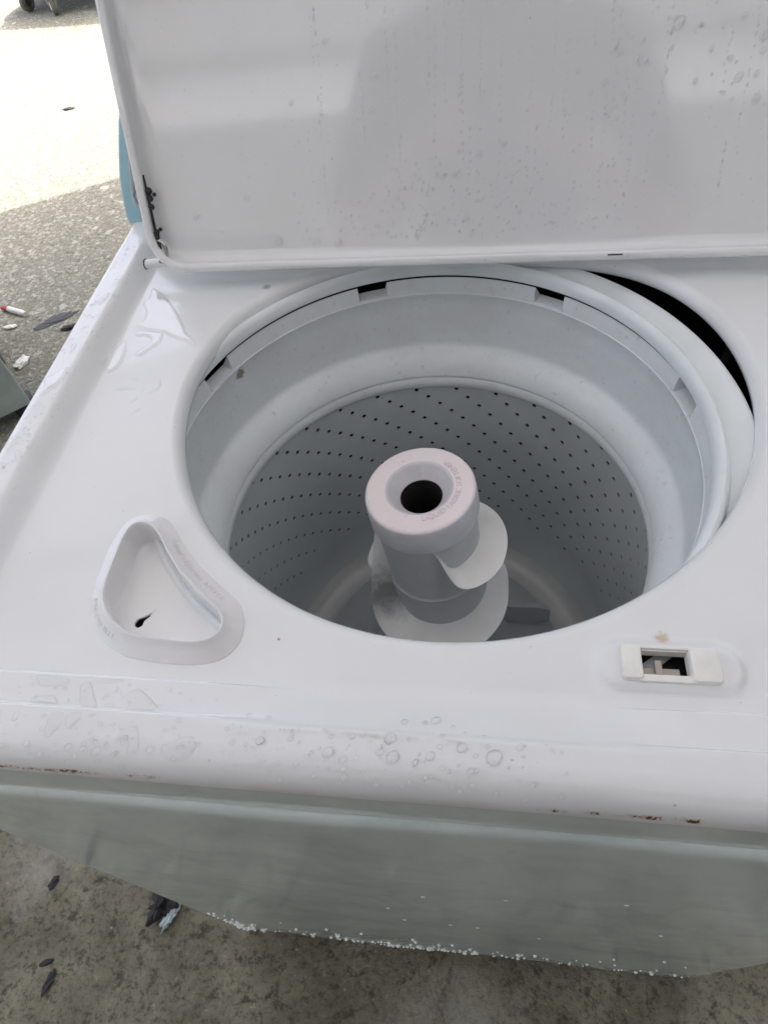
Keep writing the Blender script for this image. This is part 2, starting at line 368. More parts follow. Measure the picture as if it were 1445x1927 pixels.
XS = np.array([a for a, _ in xl]); XD = np.array([d for _, d in xl]); YS = np.array([a for a, _ in yl]); YD = np.array([d for _, d in yl])
GX, GY = np.meshgrid(XS, YS); GZ = zdeck(GX, GY) - XD[None, :] - YD[:, None]
nx, ny = len(XS), len(YS)
# bleach cup and latch outlines
BO = [(-.2139, .1791), (-.2008, .178), (-.1914, .1717), (-.1794, .1563), (-.1622, .1379), (-.1418, .1219), (-.1279, .1113), (-.1219, .0997), (-.1208, .0859), (-.1258, .0756), (-.135, .0702), (-.1493, .068), (-.1687, .0683), (-.1903, .0709), (-.2035, .077), (-.2142, .0845), (-.2223, .0936), (-.2275, .1056), (-.2293, .1181), (-.2306, .1476), (-.2287, .1632), (-.2238, .1744)]
BI = [(-.2086, .1668), (-.2006, .1649), (-.1933, .1573), (-.1831, .1439), (-.1688, .1273), (-.1551, .1153), (-.1398, .1038), (-.1326, .0971), (-.1309, .0903), (-.1334, .0834), (-.1398, .0795), (-.1459, .0783), (-.1834, .0808), (-.192, .0832), (-.2034, .0902), (-.2113, .0993), (-.2162, .1089), (-.2178, .1202), (-.2173, .1594), (-.2143, .1652)]
DR_ = [(-.1880, .1094), (-.1895, .1062), (-.1935, .1015), (-.1938, .0980), (-.1960, .0963), (-.1990, .0972), (-.1999, .0998), (-.1985, .1028), (-.1948, .1046), (-.1915, .1068), (-.1896, .1092)]
BC = (-.1955, .1005)
bang = np.radians(np.arange(0, 360, 2.5))
def polar(P, sm=3):
    Q = []
    for k in range(len(P)):
        a0, a1 = np.array(P[k]), np.array(P[(k + 1) % len(P)]); m_ = max(int(np.linalg.norm(a1 - a0) / .0004), 2); Q += [a0 + (a1 - a0) * j / m_ for j in range(m_)]
    Q = np.array(Q); a = np.arctan2(Q[:, 1] - BC[1], Q[:, 0] - BC[0]); r = np.hypot(Q[:, 0] - BC[0], Q[:, 1] - BC[1])
    o = np.argsort(a); a = a[o]; r = r[o]; a = np.concatenate([a - 2 * np.pi, a, a + 2 * np.pi]); r = np.concatenate([r, r, r])
    f = np.interp(np.radians(np.arange(0, 360, .5)), a, r)
    if sm:
        k = np.hanning(2 * sm + 3)[1:-1]; k /= k.sum(); f = np.convolve(np.concatenate([f[-sm:], f, f[:sm]]), k, 'valid')
    return f[::5]
bo, bi, bd = polar(BO, 12), polar(BI, 14), polar(DR_, 2)

cxs = (XS[:-1] + XS[1:]) / 2; cys = (YS[:-1] + YS[1:]) / 2; CX, CY = np.meshgrid(cxs, cys)
ang = np.degrees(np.arctan2(CY - OC[1], CX - OC[0])); rad = np.hypot(CX - OC[0], CY - OC[1])
cut_o = rad < ro(ang) + .013
ba = np.arctan2(CY - BC[1], CX - BC[0]) % (2 * np.pi); br = np.hypot(CX - BC[0], CY - BC[1])
cut_b = br < np.interp(ba, np.append(bang, 2 * np.pi), np.append(bi * .5 + bo * .5, bi[0] * .5 + bo[0] * .5))
cut_l = (np.abs(CX - .1240) < .0150) & (np.abs(CY - .0835) < .0080)
keep = ~(cut_o | cut_b | cut_l)
V = np.stack([GX, GY, GZ], -1).reshape(-1, 3).tolist(); F = []
for j in range(ny - 1):
    for i in range(nx - 1):
        if keep[j, i]: k = j * nx + i; F.append((k, k + 1, k + nx + 1, k + nx))
# boundary loop of the main opening
from collections import defaultdict
edges = defaultdict(list)
for j in range(ny - 1):
    for i in range(nx - 1):
        if cut_o[j, i]:
            k = j * nx + i
            for (a, b_, jj, ii) in ((k, k + 1, j - 1, i), (k + 1, k + nx + 1, j, i + 1), (k + nx + 1, k + nx, j + 1, i), (k + nx, k, j, i - 1)):
                if not cut_o[jj, ii]: edges[a].append(b_)
st = next(iter(edges)); loop = [st]; cur = edges[st][0]
while cur != st: loop.append(cur); cur = edges[cur][0]
la = [math.degrees(math.atan2(V[k][1] - OC[1], V[k][0] - OC[0])) for k in loop]
prev = loop
for (off, dz) in ((.0088, 0), (.0080, 0), (.0064, -.0003), (.0045, -.0012), (.0028, -.0026), (.0014, -.0045), (.0004, -.0070), (0, -.0095), (0, -.0120), (.0012, -.0126), (.003, -.0126)):
    cur = []
    for a in la:
        r_ = float(ro(a)) + off; x = OC[0] + r_ * math.cos(R(a)); y = OC[1] + r_ * math.sin(R(a)); V.append((x, y, HF + dz)); cur.append(len(V) - 1)
    for k in range(len(loop)):
        k2 = (k + 1) % len(loop); F.append((prev[k], prev[k2], cur[k2], cur[k]))
    prev = cur
# outer skirt
rim = [i for i in range(nx)] + [j * nx + nx - 1 for j in range(1, ny)] + [(ny - 1) * nx + i for i in range(nx - 2, -1, -1)] + [j * nx for j in range(ny - 2, 0, -1)]
low = []
low0 = []
for k in rim: V.append((V[k][0], V[k][1], V[k][2] - .0015)); low0.append(len(V) - 1)
for k in rim: V.append((V[k][0], V[k][1], .8655)); low.append(len(V) - 1)
for k in range(len(rim)):
    k2 = (k + 1) % len(rim); F.append((rim[k], rim[k2], low0[k2], low0[k])); F.append((low0[k], low0[k2], low[k2], low[k]))
used = sorted({v for f in F for v in f}); mp = {v: i for i, v in enumerate(used)}
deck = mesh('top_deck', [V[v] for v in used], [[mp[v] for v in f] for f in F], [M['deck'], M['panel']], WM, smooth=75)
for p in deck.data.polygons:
    if p.normal.y * p.normal.y > .96 and p.center.y < .003 and p.center.z < .9: p.material_index = 1  # skirt takes the panel's duller tint and gloss for its dark reflecting band
bm = bmesh.new(); bm.from_mesh(deck.data); bmesh.ops.recalc_face_normals(bm, faces=bm.faces); bm.to_mesh(deck.data); bm.free()

# cabinet: sides and back, front panel, feet
bm = bmesh.new()
box(bm, (-.3425, .325, .445), (.0012, .640, .838)); box(bm, (.3425, .325, .445), (.0012, .640, .838)); box(bm, (0, .6445, .445), (.684, .0012, .838))
bmobj('cabinet', bm, M['enamel'], WM)
bm = bmesh.new()
box(bm, (-.340, .325, .46), (.001, .62, .80)); box(bm, (.340, .325, .46), (.001, .62, .80)); box(bm, (0, .640, .46), (.66, .001, .80)); box(bm, (0, .016, .46), (.66, .001, .80)); box(bm, (0, .325, .05), (.66, .62, .002))
bmobj('inner_liner', bm, M['inner'], WM)
prof = [(.010, .8640), (.0040, .8648), (.0010, .8640), (-.0012, .8620), (-.0026, .8585), (-.0030, .8550), (-.0032, .8520), (-.0032, .845), (-.0032, .70), (-.0032, .40), (-.0032, .15), (-.0032, .040), (-.0032, .0270), (-.0029, .0245), (-.0020, .0215), (-.0006, .0198), (.004, .0190), (.012, .0190)]
xs = np.linspace(-.342, .342, 60); V = []; F = []
for (y, z) in prof:
    for x in xs: V.append((x, y + .0008 * math.sin(x * 19), z))
for i in range(len(prof) - 1):
    for k in range(59): F.append((i * 60 + k, i * 60 + k + 1, (i + 1) * 60 + k + 1, (i + 1) * 60 + k))
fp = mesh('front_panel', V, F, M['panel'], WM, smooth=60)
for sx_ in (-.30, .30):
    for sy_ in (.04, .60):
        V, F = lathe([(0, 0.0), (.018, 0.0), (.020, .004), (.020, .012), (.008, .014), (.008, .05), (0, .05)], sx_, sy_, 20); mesh('foot', V, F, M['black'], WM)
# splashed droplets at the foot of the front panel, white for their glints
V = []; F = []
def disc(c, r, n_=7, hh=.75):
    yb_ = float(np.interp(c[1], [.0200, .0240, .0270, .40], [-.0006, -.0028, -.0032, -.0032])) + .0008 * math.sin(c[0] * 19); k0 = len(V); ph = random.random() * 6
    for (q, h_) in ((1, .0004 / r), (.95, -.25 * hh), (.62, -.8 * hh)):
        for k in range(n_): a = 2 * math.pi * k / n_ + ph; V.append((c[0] + q * r * math.cos(a), yb_ + h_ * r, c[1] + q * r * math.sin(a)))
    V.append((c[0], yb_ - r * hh, c[1]))
    for i in range(2):
        for k in range(n_): F.append((k0 + i * n_ + k, k0 + i * n_ + (k + 1) % n_, k0 + (i + 1) * n_ + (k + 1) % n_, k0 + (i + 1) * n_ + k))
    for k in range(n_): F.append((k0 + 2 * n_ + k, k0 + 2 * n_ + (k + 1) % n_, k0 + 3 * n_))
for k in range(210):
    q_ = random.random()
    if q_ < .30: x = -.337 + abs(random.gauss(0, .012)); z = random.uniform(.03, .26) * random.uniform(.5, 1)
    elif q_ < .66: x = random.gauss(-.05, .09); z = .030 + random.expovariate(1 / .028)
    else: x = random.uniform(-.32, .335); z = .030 + random.expovariate(1 / .05)
    if abs(x) > .338 or z > .3: continue
    r = random.choice([.0012, .0014, .0018, .0022, .0028]) * random.uniform(.8, 1.2)
    disc((x, z), r, 8, .9)
for (x, z) in ((-.02, .60), (.05, .62), (.14, .66), (.0, .40), (.03, .395), (-.05, .41), (-.06, .5), (.2, .5), (.1, .35), (.26, .61)): disc((x, z), .0022, 6, .3)
tag(mesh('white_droplets', V, F, M['fleck'], WM), kind='stuff')

# ---- bleach dispenser
bp = WM; V = []; F = []; nb = len(bang)
def bring(rr, z): 
    k0 = len(V)
    for a, r_ in zip(bang, rr): V.append((BC[0] + r_ * math.cos(a), BC[1] + r_ * math.sin(a), z))
    return k0
rr = []
def lerp(t): return bo + (bi - bo) * t
for (q, z) in ((lerp(0), .9058), (lerp(0.0), .9065), (lerp(.05), .9069), (lerp(.10), .9074), (lerp(.55), .9108), (lerp(.85), .9142), (lerp(.94), .9156), (lerp(1.0), .9160), (bi - .0009, .9155), (bi - .0013, .9140), (bi - .0016, .904), (bi - .0020, .8985), (bi - .0028, .8962), (bi - .0045, .8950)):
    rr.append(bring(q, z))
for t in (.75, .5, .25, .1): rr.append(bring(bd + (bi - .0045 - bd) * t, .8950))
rr.append(bring(bd, .8948)); rr.append(bring(bd * .96, .8934))
for a, b_ in zip(rr, rr[1:]):
    for k in range(nb): k2 = (k + 1) % nb; F.append((a + k, a + k2, b_ + k2, b_ + k))
disp = mesh('bleach_dispenser', V, F, M['dispenser'], WM, smooth=50)
V = []; F = []; a = bring(bd * .99, .8936); b_ = bring(bd * .92, .872)
for k in range(nb): k2 = (k + 1) % nb; F.append((a + k, a + k2, b_ + k2, b_ + k))
F.append(tuple(b_ + k for k in range(nb)))
mesh('drain', V, F, M['void'], disp)

# ---- embossed lettering
def letters(name, text, path, size, mat, parent, depth=.00025, flip=False, zf=None, weight=0.0, spacing=.16):
    """text laid along a 3-D polyline of points; glyph up is the in-plane left normal of the path"""
    P = np.array(path, float); seg = np.linalg.norm(np.diff(P[:, :2], axis=0), axis=1); L = np.concatenate([[0], np.cumsum(seg)])
    bmt = bmesh.new(); s = 0; glyphs = []
    for ch in text:
        if ch == ' ': glyphs.append((None, size * .30)); continue
        cu = bpy.data.curves.new('glyph', 'FONT'); cu.body = ch; cu.size = size; cu.extrude = depth; cu.offset = weight; cu.resolution_u = 2
        ob = bpy.data.objects.new('glyph', cu); C.objects.link(ob)
        dg = bpy.context.evaluated_depsgraph_get(); me = bpy.data.meshes.new_from_object(ob.evaluated_get(dg))
        wd = max(v.co.x for v in me.vertices) if me.vertices else size * .3
        glyphs.append((me, wd + size * spacing)); C.objects.unlink(ob); bpy.data.objects.remove(ob); bpy.data.curves.remove(cu)
    tot = sum(g[1] for g in glyphs); s = (L[-1] - tot) / 2
    for me, adv in glyphs:
        if me:
            m_ = s + adv / 2; x = np.interp(m_, L, P[:, 0]); y = np.interp(m_, L, P[:, 1]); z = np.interp(m_, L, P[:, 2])
            e = size * .3; t = np.array([np.interp(m_ + e, L, P[:, 0]) - np.interp(m_ - e, L, P[:, 0]), np.interp(m_ + e, L, P[:, 1]) - np.interp(m_ - e, L, P[:, 1])]); t /= np.linalg.norm(t)
            t3 = Vector((t[0], t[1], 0)); nrm = Vector((0, 0, 1)); u3 = nrm.cross(t3)
            org = Vector((x, y, z)) - t3 * (adv / 2)
            if zf: 
                pass
            Mx = Matrix((( t3.x, u3.x, 0, org.x), (t3.y, u3.y, 0, org.y), (0, 0, 1, org.z), (0, 0, 0, 1)))
            me.transform(Mx)
            if zf:
                for v in me.vertices: v.co.z = zf(v.co.x, v.co.y) + (v.co.z - org.z)
            bmt.from_mesh(me); bpy.data.meshes.remove(me)
        s += adv
    mt = bpy.data.meshes.new(name); bmt.to_mesh(mt); bmt.free(); return link(name, mt, mat, parent, False)
def zflange(x, y):
    a = math.atan2(y - BC[1], x - BC[0]) % (2 * math.pi); r_ = math.hypot(x - BC[0], y - BC[1])
    o_ = np.interp(a, np.append(bang, 2 * np.pi), np.append(bo, bo[0])); i_ = np.interp(a, np.append(bang, 2 * np.pi), np.append(bi, bi[0]))
    t = (o_ - r_) / (o_ - i_); return float(np.interp(t, [0, .1, .55, .85], [.9067, .9074, .9108, .9142])) + .00012
letters('embossed_text', 'liquid chlorine bleach', [(x, y, 0) for x, y in catmull([(-.1880, .1595), (-.1790, .1460), (-.1690, .1345), (-.1570, .1240), (-.1440, .1145), (-.1345, .1060)], 8, False)], .0062, M['emboss'], disp, zf=zflange, weight=-.00008, depth=.0001)
letters('embossed_text', 'one cup max.', [(x, y, 0) for x, y in catmull([(-.2246, .1110), (-.2222, .1010), (-.2155, .0912), (-.2070, .0835), (-.1965, .0785)], 8, False)], .0062, M['emboss'], disp, zf=zflange, weight=-.00008, depth=.0001)

# ---- latch strike
LZ = .9096
bm = bmesh.new()
def rrect(bm, x0, x1, y0, y1, z0, z1, rc, bev):
    vs = []; 
    for (cx_, cy_, a0) in ((x1 - rc, y1 - rc, 0), (x0 + rc, y1 - rc, 90), (x0 + rc, y0 + rc, 180), (x1 - rc, y0 + rc, 270)):
        for k in range(5): a = R(a0 + 22.5 * k); vs.append((cx_ + rc * math.cos(a), cy_ + rc * math.sin(a)))
    cxm, cym = (x0 + x1) / 2, (y0 + y1) / 2; rings = []
    for (z, ins) in ((z0, 0), (z1 - bev, 0), (z1 - bev * .3, bev * .3), (z1, bev)):
        fx = 1 - 2 * ins / (x1 - x0); fy = 1 - 2 * ins / (y1 - y0); rings.append([bm.verts.new((cxm + (x - cxm) * fx, cym + (y - cym) * fy, z)) for x, y in vs])
    for a, b_ in zip(rings, rings[1:]):
        for k in range(20): bm.faces.new((a[k], a[(k + 1) % 20], b_[(k + 1) % 20], b_[k]))
    bm.faces.new(rings[-1])
rrect(bm, .1007, .1118, .0720, .0925, LZ - .001, LZ + .0042, .0022, .0016)
rrect(bm, .1372, .1530, .0716, .0921, LZ - .001, LZ + .0042, .0026, .0018)
box(bm, (.1245, .0919, LZ + .0004), (.030, .0022, .0030), .0005); box(bm, (.1245, .0735, LZ + .0004), (.030, .0042, .0030), .0007)
box(bm, (.1245, .0905, LZ - .003), (.0262, .0008, .006)); box(bm, (.1245, .0757, LZ - .003), (.0262, .0008, .006))
box(bm, (.1115, .083, LZ - .003), (.0008, .0152, .0059)); box(bm, (.1374, .083, LZ - .003), (.0008, .0152, .0059))
latch = bmobj('latch_strike', bm, M['latch'], WM)
bm = bmesh.new(); box(bm, (.1245, .083, LZ - .016), (.034, .024, .001))
for (cx_, cy_, sx_, sy_) in ((.1075, .083, .001, .024), (.1415, .083, .001, .024), (.1245, .0708, .034, .001), (.1245, .0952, .034, .001)): box(bm, (cx_, cy_, LZ - .0095), (sx_, sy_, .0125))
bmobj('latch_well', bm, M['void'], latch)
bm = bmesh.new(); box(bm, (.1230, .0792, LZ - .0065), (.0205, .0062, .0030), .0006); box(bm, (.1214, .0815, LZ - .004), (.0040, .0085, .0042), .0008); bmobj('latch_lever', bm, M['tan'], latch)

# ---- tub cover ring (outer tub)
prof = [(.2415, .865), (.2415, .880), (.2420, .8900), (.2412, .8935), (.2385, .8950), (.2330, .8940), (.2250, .8912), (.2200, .8905), (.2185, .8930), (.2165, .8978), (.2140, .8995), (.2110, .8985), (.2088, .8950), (.2078, .8895), (.2080, .8876), (.2100, .8870), (.2300, .8868)]
V, F = lathe(prof, TX, TY, 240); mesh('tub_cover', V, F, M['tub'], WM, smooth=50)
V, F = lathe([(.2405, .880), (.2405, .44), (.0, .40)], TX, TY, 96); mesh('outer_tub', V, F, M['black'], WM)  # black colour stands in for the shade behind the basket holes

# ---- basket: balance ring with notches
def notch(a):
    for c, h in ((157, 4.4), (108, 3.9), (60.7, 3.8), (13.8, 4.2), (205, 4), (250, 4), (300, 4), (335, 4)):
        d = abs((a - c + 180) % 360 - 180)
        if d < h: return 1
    return 0
seg = 720; V = []; F = []
prof = [(.2150, .8700), (.2125, .8800), (.2108, .8838), (.2100, .8810), (.2092, .8750), (.2086, .8700), (.2084, .8678), (.2078, .8672), (.2079, .8660), (.2092, .8640), (.2096, .8500), (.2103, .8300), (.2106, .8080), (.2102, .8045), (.2092, .8022), (.2070, .8000), (.2035, .7978), (.1990, .7945), (.1950, .7895), (.1920, .7830), (.1906, .7775), (.1905, .7760), (.1945, .7752), (.1948, .7738), (.1914, .7728), (.1902, .7700), (.1901, .7660), (.1908, .7610), (.1925, .7588), (.1950, .7580), (.1972, .7580)]
for i, (r_, z) in enumerate(prof):
    for k in range(seg):
        a = 360 * k / seg; q = r_; zz = z
        if notch(a) and 0 <= i <= 4:
            q = (.2210, .2200, .2195, .2192, .2188)[i]; zz = (.864, .868, .8705, .8715, .8720)[i]
        V.append((TX + q * math.cos(R(a)), TY + q * math.sin(R(a)), zz))
for i in range(len(prof) - 1):
    for k in range(seg):
        k2 = (k + 1) % seg; F.append((i * seg + k, i * seg + k2, (i + 1) * seg + k2, (i + 1) * seg + k))
basket_ring = mesh('balance_ring', V, F, M['ring'], WM, smooth=35)
# small oval blemish plugs on the ring are left to the material
# ---- perforated basket wall, real holes on a sheared lattice
NC, NR, DTH, DZ, Z0 = 28, 20, -3.72, -.0112, .7566
RW = .1972
def wr(z): return RW + .003 * (.757 - z) / .2
def W(u, z, extra=0): 
    a = R(u + DTH / DZ * (z - Z0)); r_ = wr(z) + extra; return (TX + r_ * math.cos(a), TY + r_ * math.sin(a), z)
V = []; F = []; idx = {}
SUB = 5; CW = 360 / NC
us = []
for c in range(NC):
    base_u = 100.3 + c * CW
    for s_ in (-.5, -.30, -.105, .105, .30): us.append(base_u + s_ * CW)
NU = len(us)
def gv_(iu, iz2):   # grid vertex; iz2 counts half rows
    key = (iu % NU, iz2)
    if key not in idx: idx[key] = len(V); V.append(W(us[iu % NU], Z0 + DZ * iz2 / 2))
    return idx[key]
for r_ in range(NR):
    for c in range(NC):
        for s_ in range(5):
            iu = c * 5 + s_
            if s_ == 2 and r_ < (20 if (c % 3) else 19) :
                uc = 100.3 + c * CW; zc = Z0 + DZ * (r_ + .5)
                A_ = [gv_(iu, 2 * r_), gv_(iu, 2 * r_ + 1), gv_(iu, 2 * r_ + 2), None, gv_(iu + 1, 2 * r_ + 2), gv_(iu + 1, 2 * r_ + 1), gv_(iu + 1, 2 * r_), None]
                outer = [x for x in A_ if x is not None]
                ringi = []; ringo = []
                # hole vertices in local metric coords matched to the six outer ones, twelve-sided
                HRAD = .0024
                def hv(t, ex):
                    dx = HRAD * math.cos(t); dz = HRAD * math.sin(t); z = zc + dz
                    a = R(uc + DTH / DZ * (zc - Z0)) - dx / wr(zc); rr_ = wr(z) + ex; return (TX + rr_ * math.cos(a), TY + rr_ * math.sin(a), z)
                # outer order: left-top, left-mid, left-bottom, right-bottom, right-mid, right-top (u rising = ccw)
                angs = [R(v) for v in (55, 0, -55, -125, 180, 125)]
                full = []
                for q in range(6):
                    a0 = angs[q]; a1 = angs[(q + 1) % 6]; dlt = (a1 - a0 + math.pi) % (2 * math.pi) - math.pi
                    full += [a0, a0 + dlt / 2]
                ids = []
                for t in full: V.append(hv(t, 0)); ids.append(len(V) - 1)
                ids2 = []
                for t in full: V.append(hv(t, .0009)); ids2.append(len(V) - 1)
                for q in range(6):
                    F.append((outer[q], outer[(q + 1) % 6], ids[(2 * q + 2) % 12], ids[2 * q + 1], ids[2 * q]))
                for q in range(12): F.append((ids[q], ids[(q + 1) % 12], ids2[(q + 1) % 12], ids2[q]))
            else:
                for hh in (0, 1): F.append((gv_(iu, 2 * r_ + hh), gv_(iu + 1, 2 * r_ + hh), gv_(iu + 1, 2 * r_ + hh + 1), gv_(iu, 2 * r_ + hh + 1)))
# lower corner and floor of the basket
zl = Z0 + DZ * NR; last = [gv_(i, 2 * NR) for i in range(NU)]
for (rr_, z) in ((wr(zl) + .0005, zl - .02), (.199, .505), (.196, .490), (.190, .4785)):
    cur = []
    for i in range(NU):
        a = R(us[i] + DTH / DZ * (zl - Z0)); V.append((TX + rr_ * math.cos(a), TY + rr_ * math.sin(a), z)); cur.append(len(V) - 1)
    for i in range(NU): F.append((last[i], last[(i + 1) % NU], cur[(i + 1) % NU], cur[i]))
    last = cur
bw = mesh('basket', V, F, M['basket'], WM, smooth=50)
bm = bmesh.new(); bm.from_mesh(bw.data); bmesh.ops.recalc_face_normals(bm, faces=bm.faces); bm.to_mesh(bw.data); bm.free()
V, F = lathe([(.1905, .4795), (.1885, .4765), (.183, .4705), (.176, .4668), (.166, .4632), (.158, .464), (.150, .470), (.140, .4725), (.060, .480), (.0, .481)], TX, TY, 160)
mesh('basket_floor', V, F, M['basket_floor'], WM)

# ---- agitator, leaning a little
def agx(z): t = (.82 - z) / .15; return -.030 + t * .0132, .2766 + t * .0014
def aglathe(name, prof, mat, parent, seg=120, smooth=40):
    V = []; F = []
    tx = (-.0132 / .15)
    for (r_, z) in prof:
        cx_, cy_ = agx(z)
        for k in range(seg):
            a = 2 * math.pi * k / seg; V.append((cx_ + r_ * math.cos(a), cy_ + r_ * math.sin(a), z - tx * r_ * math.cos(a) * -1 * -1))
    for i in range(len(prof) - 1):
        for k in range(seg): k2 = (k + 1) % seg; F.append((i * seg + k, i * seg + k2, (i + 1) * seg + k2, (i + 1) * seg + k))
    return mesh(name, V, F, mat, parent, smooth)
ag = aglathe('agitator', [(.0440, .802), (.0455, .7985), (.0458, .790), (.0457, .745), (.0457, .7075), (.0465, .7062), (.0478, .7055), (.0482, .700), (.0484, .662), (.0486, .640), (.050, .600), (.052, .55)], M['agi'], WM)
V, F = lathe([(.050, .640), (.058, .612), (.066, .575), (.085, .530), (.118, .506), (.142, .492), (.147, .484), (.148, .468)], TX, TY, 120); mesh('skirt', V, F, M['agi'], ag)
cap = aglathe('softener_cap', [(.0478, .7905), (.0488, .7905), (.0492, .7935), (.0489, .8080), (.0484, .8165), (.0478, .8186), (.0470, .8197), (.0458, .8203), (.0440, .8206), (.0300, .8214), (.0284, .8210), (.0272, .8195), (.0235, .8145), (.0200, .8100), (.0186, .8085), (.0184, .8070), (.0186, .75)], [M['cap'], M['cap_side'], M['void']], ag)
for k_, p in enumerate(cap.data.polygons): q_ = k_ // 120; p.material_index = 1 if (q_ <= 4 or 9 <= q_ <= 13) else (2 if q_ >= 14 else 0)
aglathe('cap_hole', [(.0188, .80), (.0188, .74), (.0, .74)], M['void'], cap, 40)
arc = []
for t in np.linspace(-98, 70, 60):
    x = -.030 + .0362 * math.cos(R(t)); y = .2766 + .0362 * math.sin(R(t)); arc.append((x, y, .8211 + .088 * (-(x + .03)) * -1 * -1))
def zcap(x, y): return .8214 - (-.0132 / .15) * (x + .030) + .0001
letters('embossed_text', 'LIQUID FABRIC SOFTENER', arc, .0072, M['emboss_cap'], cap, zf=zcap, depth=.0002, spacing=.05)
def vane(name, pts, parent, thick=.0024, nr=10):
    """pts: (azimuth, z at the column, z at the rim, outer radius)"""
    Q = catmull(pts, 10, False); V = []; F = []; n_ = len(Q)
    for lay in (0, 1):
        for (az, zi, zo, r_o) in Q:
            for k in range(nr + 1):
                t = k / nr; rr_ = .0455 + (max(r_o, .0457) - .0455) * t; z = zi + (zo - zi) * (t ** 1.3)
                th = thick * (1 - .45 * t) * (0.5 if k == nr else 1)
                z = z - (th if lay else 0) + (0 if k < nr or lay else -.0005)
                cx_, cy_ = agx(z); V.append((cx_ + rr_ * math.cos(R(az)), cy_ + rr_ * math.sin(R(az)), z + .088 * rr_ * math.cos(R(az)) * 1))
    st_ = nr + 1; L_ = n_ * st_
    for i in range(n_ - 1):
        for k in range(nr):
            a = i * st_ + k; F.append((a, a + 1, a + st_ + 1, a + st_)); F.append((L_ + a, L_ + a + st_, L_ + a + st_ + 1, L_ + a + 1))
        a = i * st_ + nr; F.append((a, L_ + a, L_ + a + st_, a + st_))
    for i in (0, n_ - 1):
        for k in range(nr): a = i * st_ + k; F.append((a, L_ + a, L_ + a + 1, a + 1))
    return mesh(name, V, F, M['vane'], parent, 55)
vane('vane', [(283, .786, .786, .0462), (287, .778, .778, .0500), (291, .768, .762, .0560), (296, .757, .750, .0635), (304, .751, .747, .0690), (315, .750, .747, .0725), (330, .750, .748, .0745), (350, .748, .746, .0720), (15, .742, .740, .0690)][:8] + [(375, .742, .740, .0700), (400, .732, .730, .0705), (450, .716, .714, .0715), (500, .708, .706, .0715), (525, .708, .702, .0715), (538, .707, .701, .0705), (546, .706, .700, .0640), (550, .705, .701, .0470)], ag)
vane('vane', [(150, .800, .800, .0462), (165, .780, .778, .0480), (176, .762, .758, .0520), (188, .738, .730, .0590), (200, .712, .702, .0680), (215, .686, .676, .0775), (235, .666, .662, .0815), (260, .662, .660, .0825), (290, .662, .660, .0825), (315, .664, .660, .0780), (335, .668, .662, .0735), (355, .672, .664, .0690), (375, .668, .660, .0690), (420, .65, .645, .0700), (470, .63, .625, .07)], ag)
for k in range(4):   # blades of the skirt at the agitator's foot
    bm = bmesh.new(); a = R(20 + 90 * k)
    c_ = Vector((TX, TY, .53)); d_ = Vector((math.cos(a), math.sin(a), 0)); pts = [(.05, .60), (.09, .565), (.125, .545), (.139, .530), (.139, .505), (.05, .52)]
    s_ = Vector((-d_.y, d_.x, 0)) * .003; f1 = [bm.verts.new(Vector((c_.x, c_.y, 0)) + d_ * r_ + Vector((0, 0, z)) + s_) for r_, z in pts]; f2 = [bm.verts.new(Vector((c_.x, c_.y, 0)) + d_ * r_ + Vector((0, 0, z)) - s_) for r_, z in pts]
    bm.faces.new(f1); bm.faces.new(f2[::-1])
    for q in range(6): bm.faces.new((f1[q], f1[(q + 1) % 6], f2[(q + 1) % 6], f2[q]))
    bmobj('blade', bm, M['agi'], ag, 40)

# ---------------------------------------------------------------- lid
TILT = R(22.5); LO = Vector((0, .4465, .9235)); LU = Vector((0, math.sin(TILT), math.cos(TILT))); LN = Vector((0, -math.cos(TILT), math.sin(TILT)))
def LP(x, v, n_): return LO + Vector((x, 0, 0)) + LU * v + LN * n_
def rr_outline(hw, v0, v1, rc, ins, nseg=8):
    o = []
    for (cx_, cv, a0) in ((hw - rc, v1 - rc, 0), (-hw + rc, v1 - rc, 90), (-hw + rc, v0 + rc, 180), (hw - rc, v0 + rc, 270)):
        for k in range(nseg + 1): a = R(a0 + 90 * k / nseg); o.append((cx_ + .0105 + (rc - ins) * math.cos(a), cv + (rc - ins) * math.sin(a)))
    return o
# rings from the back face round the edge to the recessed inner panel (inset, height)
RL = [(.004, -.0225), (.0012, -.0215), (0, -.019), (0, -.002), (.0008, -.0004), (.0022, .0002), (.0066, .0002), (.0076, -.0006), (.0080, -.0022), (.0084, -.0080), (.0100, -.0110), (.0135, -.0125), (.0175, -.0128)]
V = []; F = []
for (ins, hgt) in RL:
    for (x, v) in rr_outline(.2975, 0, .425, .034, ins): V.append(LP(x, v, hgt))
npt = 36
for i in range(len(RL) - 1):
    for k in range(npt): k2 = (k + 1) % npt; F.append((i * npt + k, i * npt + k2, (i + 1) * npt + k2, (i + 1) * npt + k))
F.append(tuple(range(npt))[::-1])
F.append(tuple((len(RL) - 1) * npt + k for k in range(npt)))
lid = mesh('lid', V, F, M['lid'], WM, smooth=60)
# small slot mark on the lid's lower lip
bm = bmesh.new(); Mr = Matrix((( 1, 0, 0), (0, LU.y, LN.y), (0, LU.z, LN.z)))
box(bm, LP(.131, .0052, .00035), (.0125, .0012, .0004), rot=Mr); bmobj('slot', bm, M['inner'], lid)
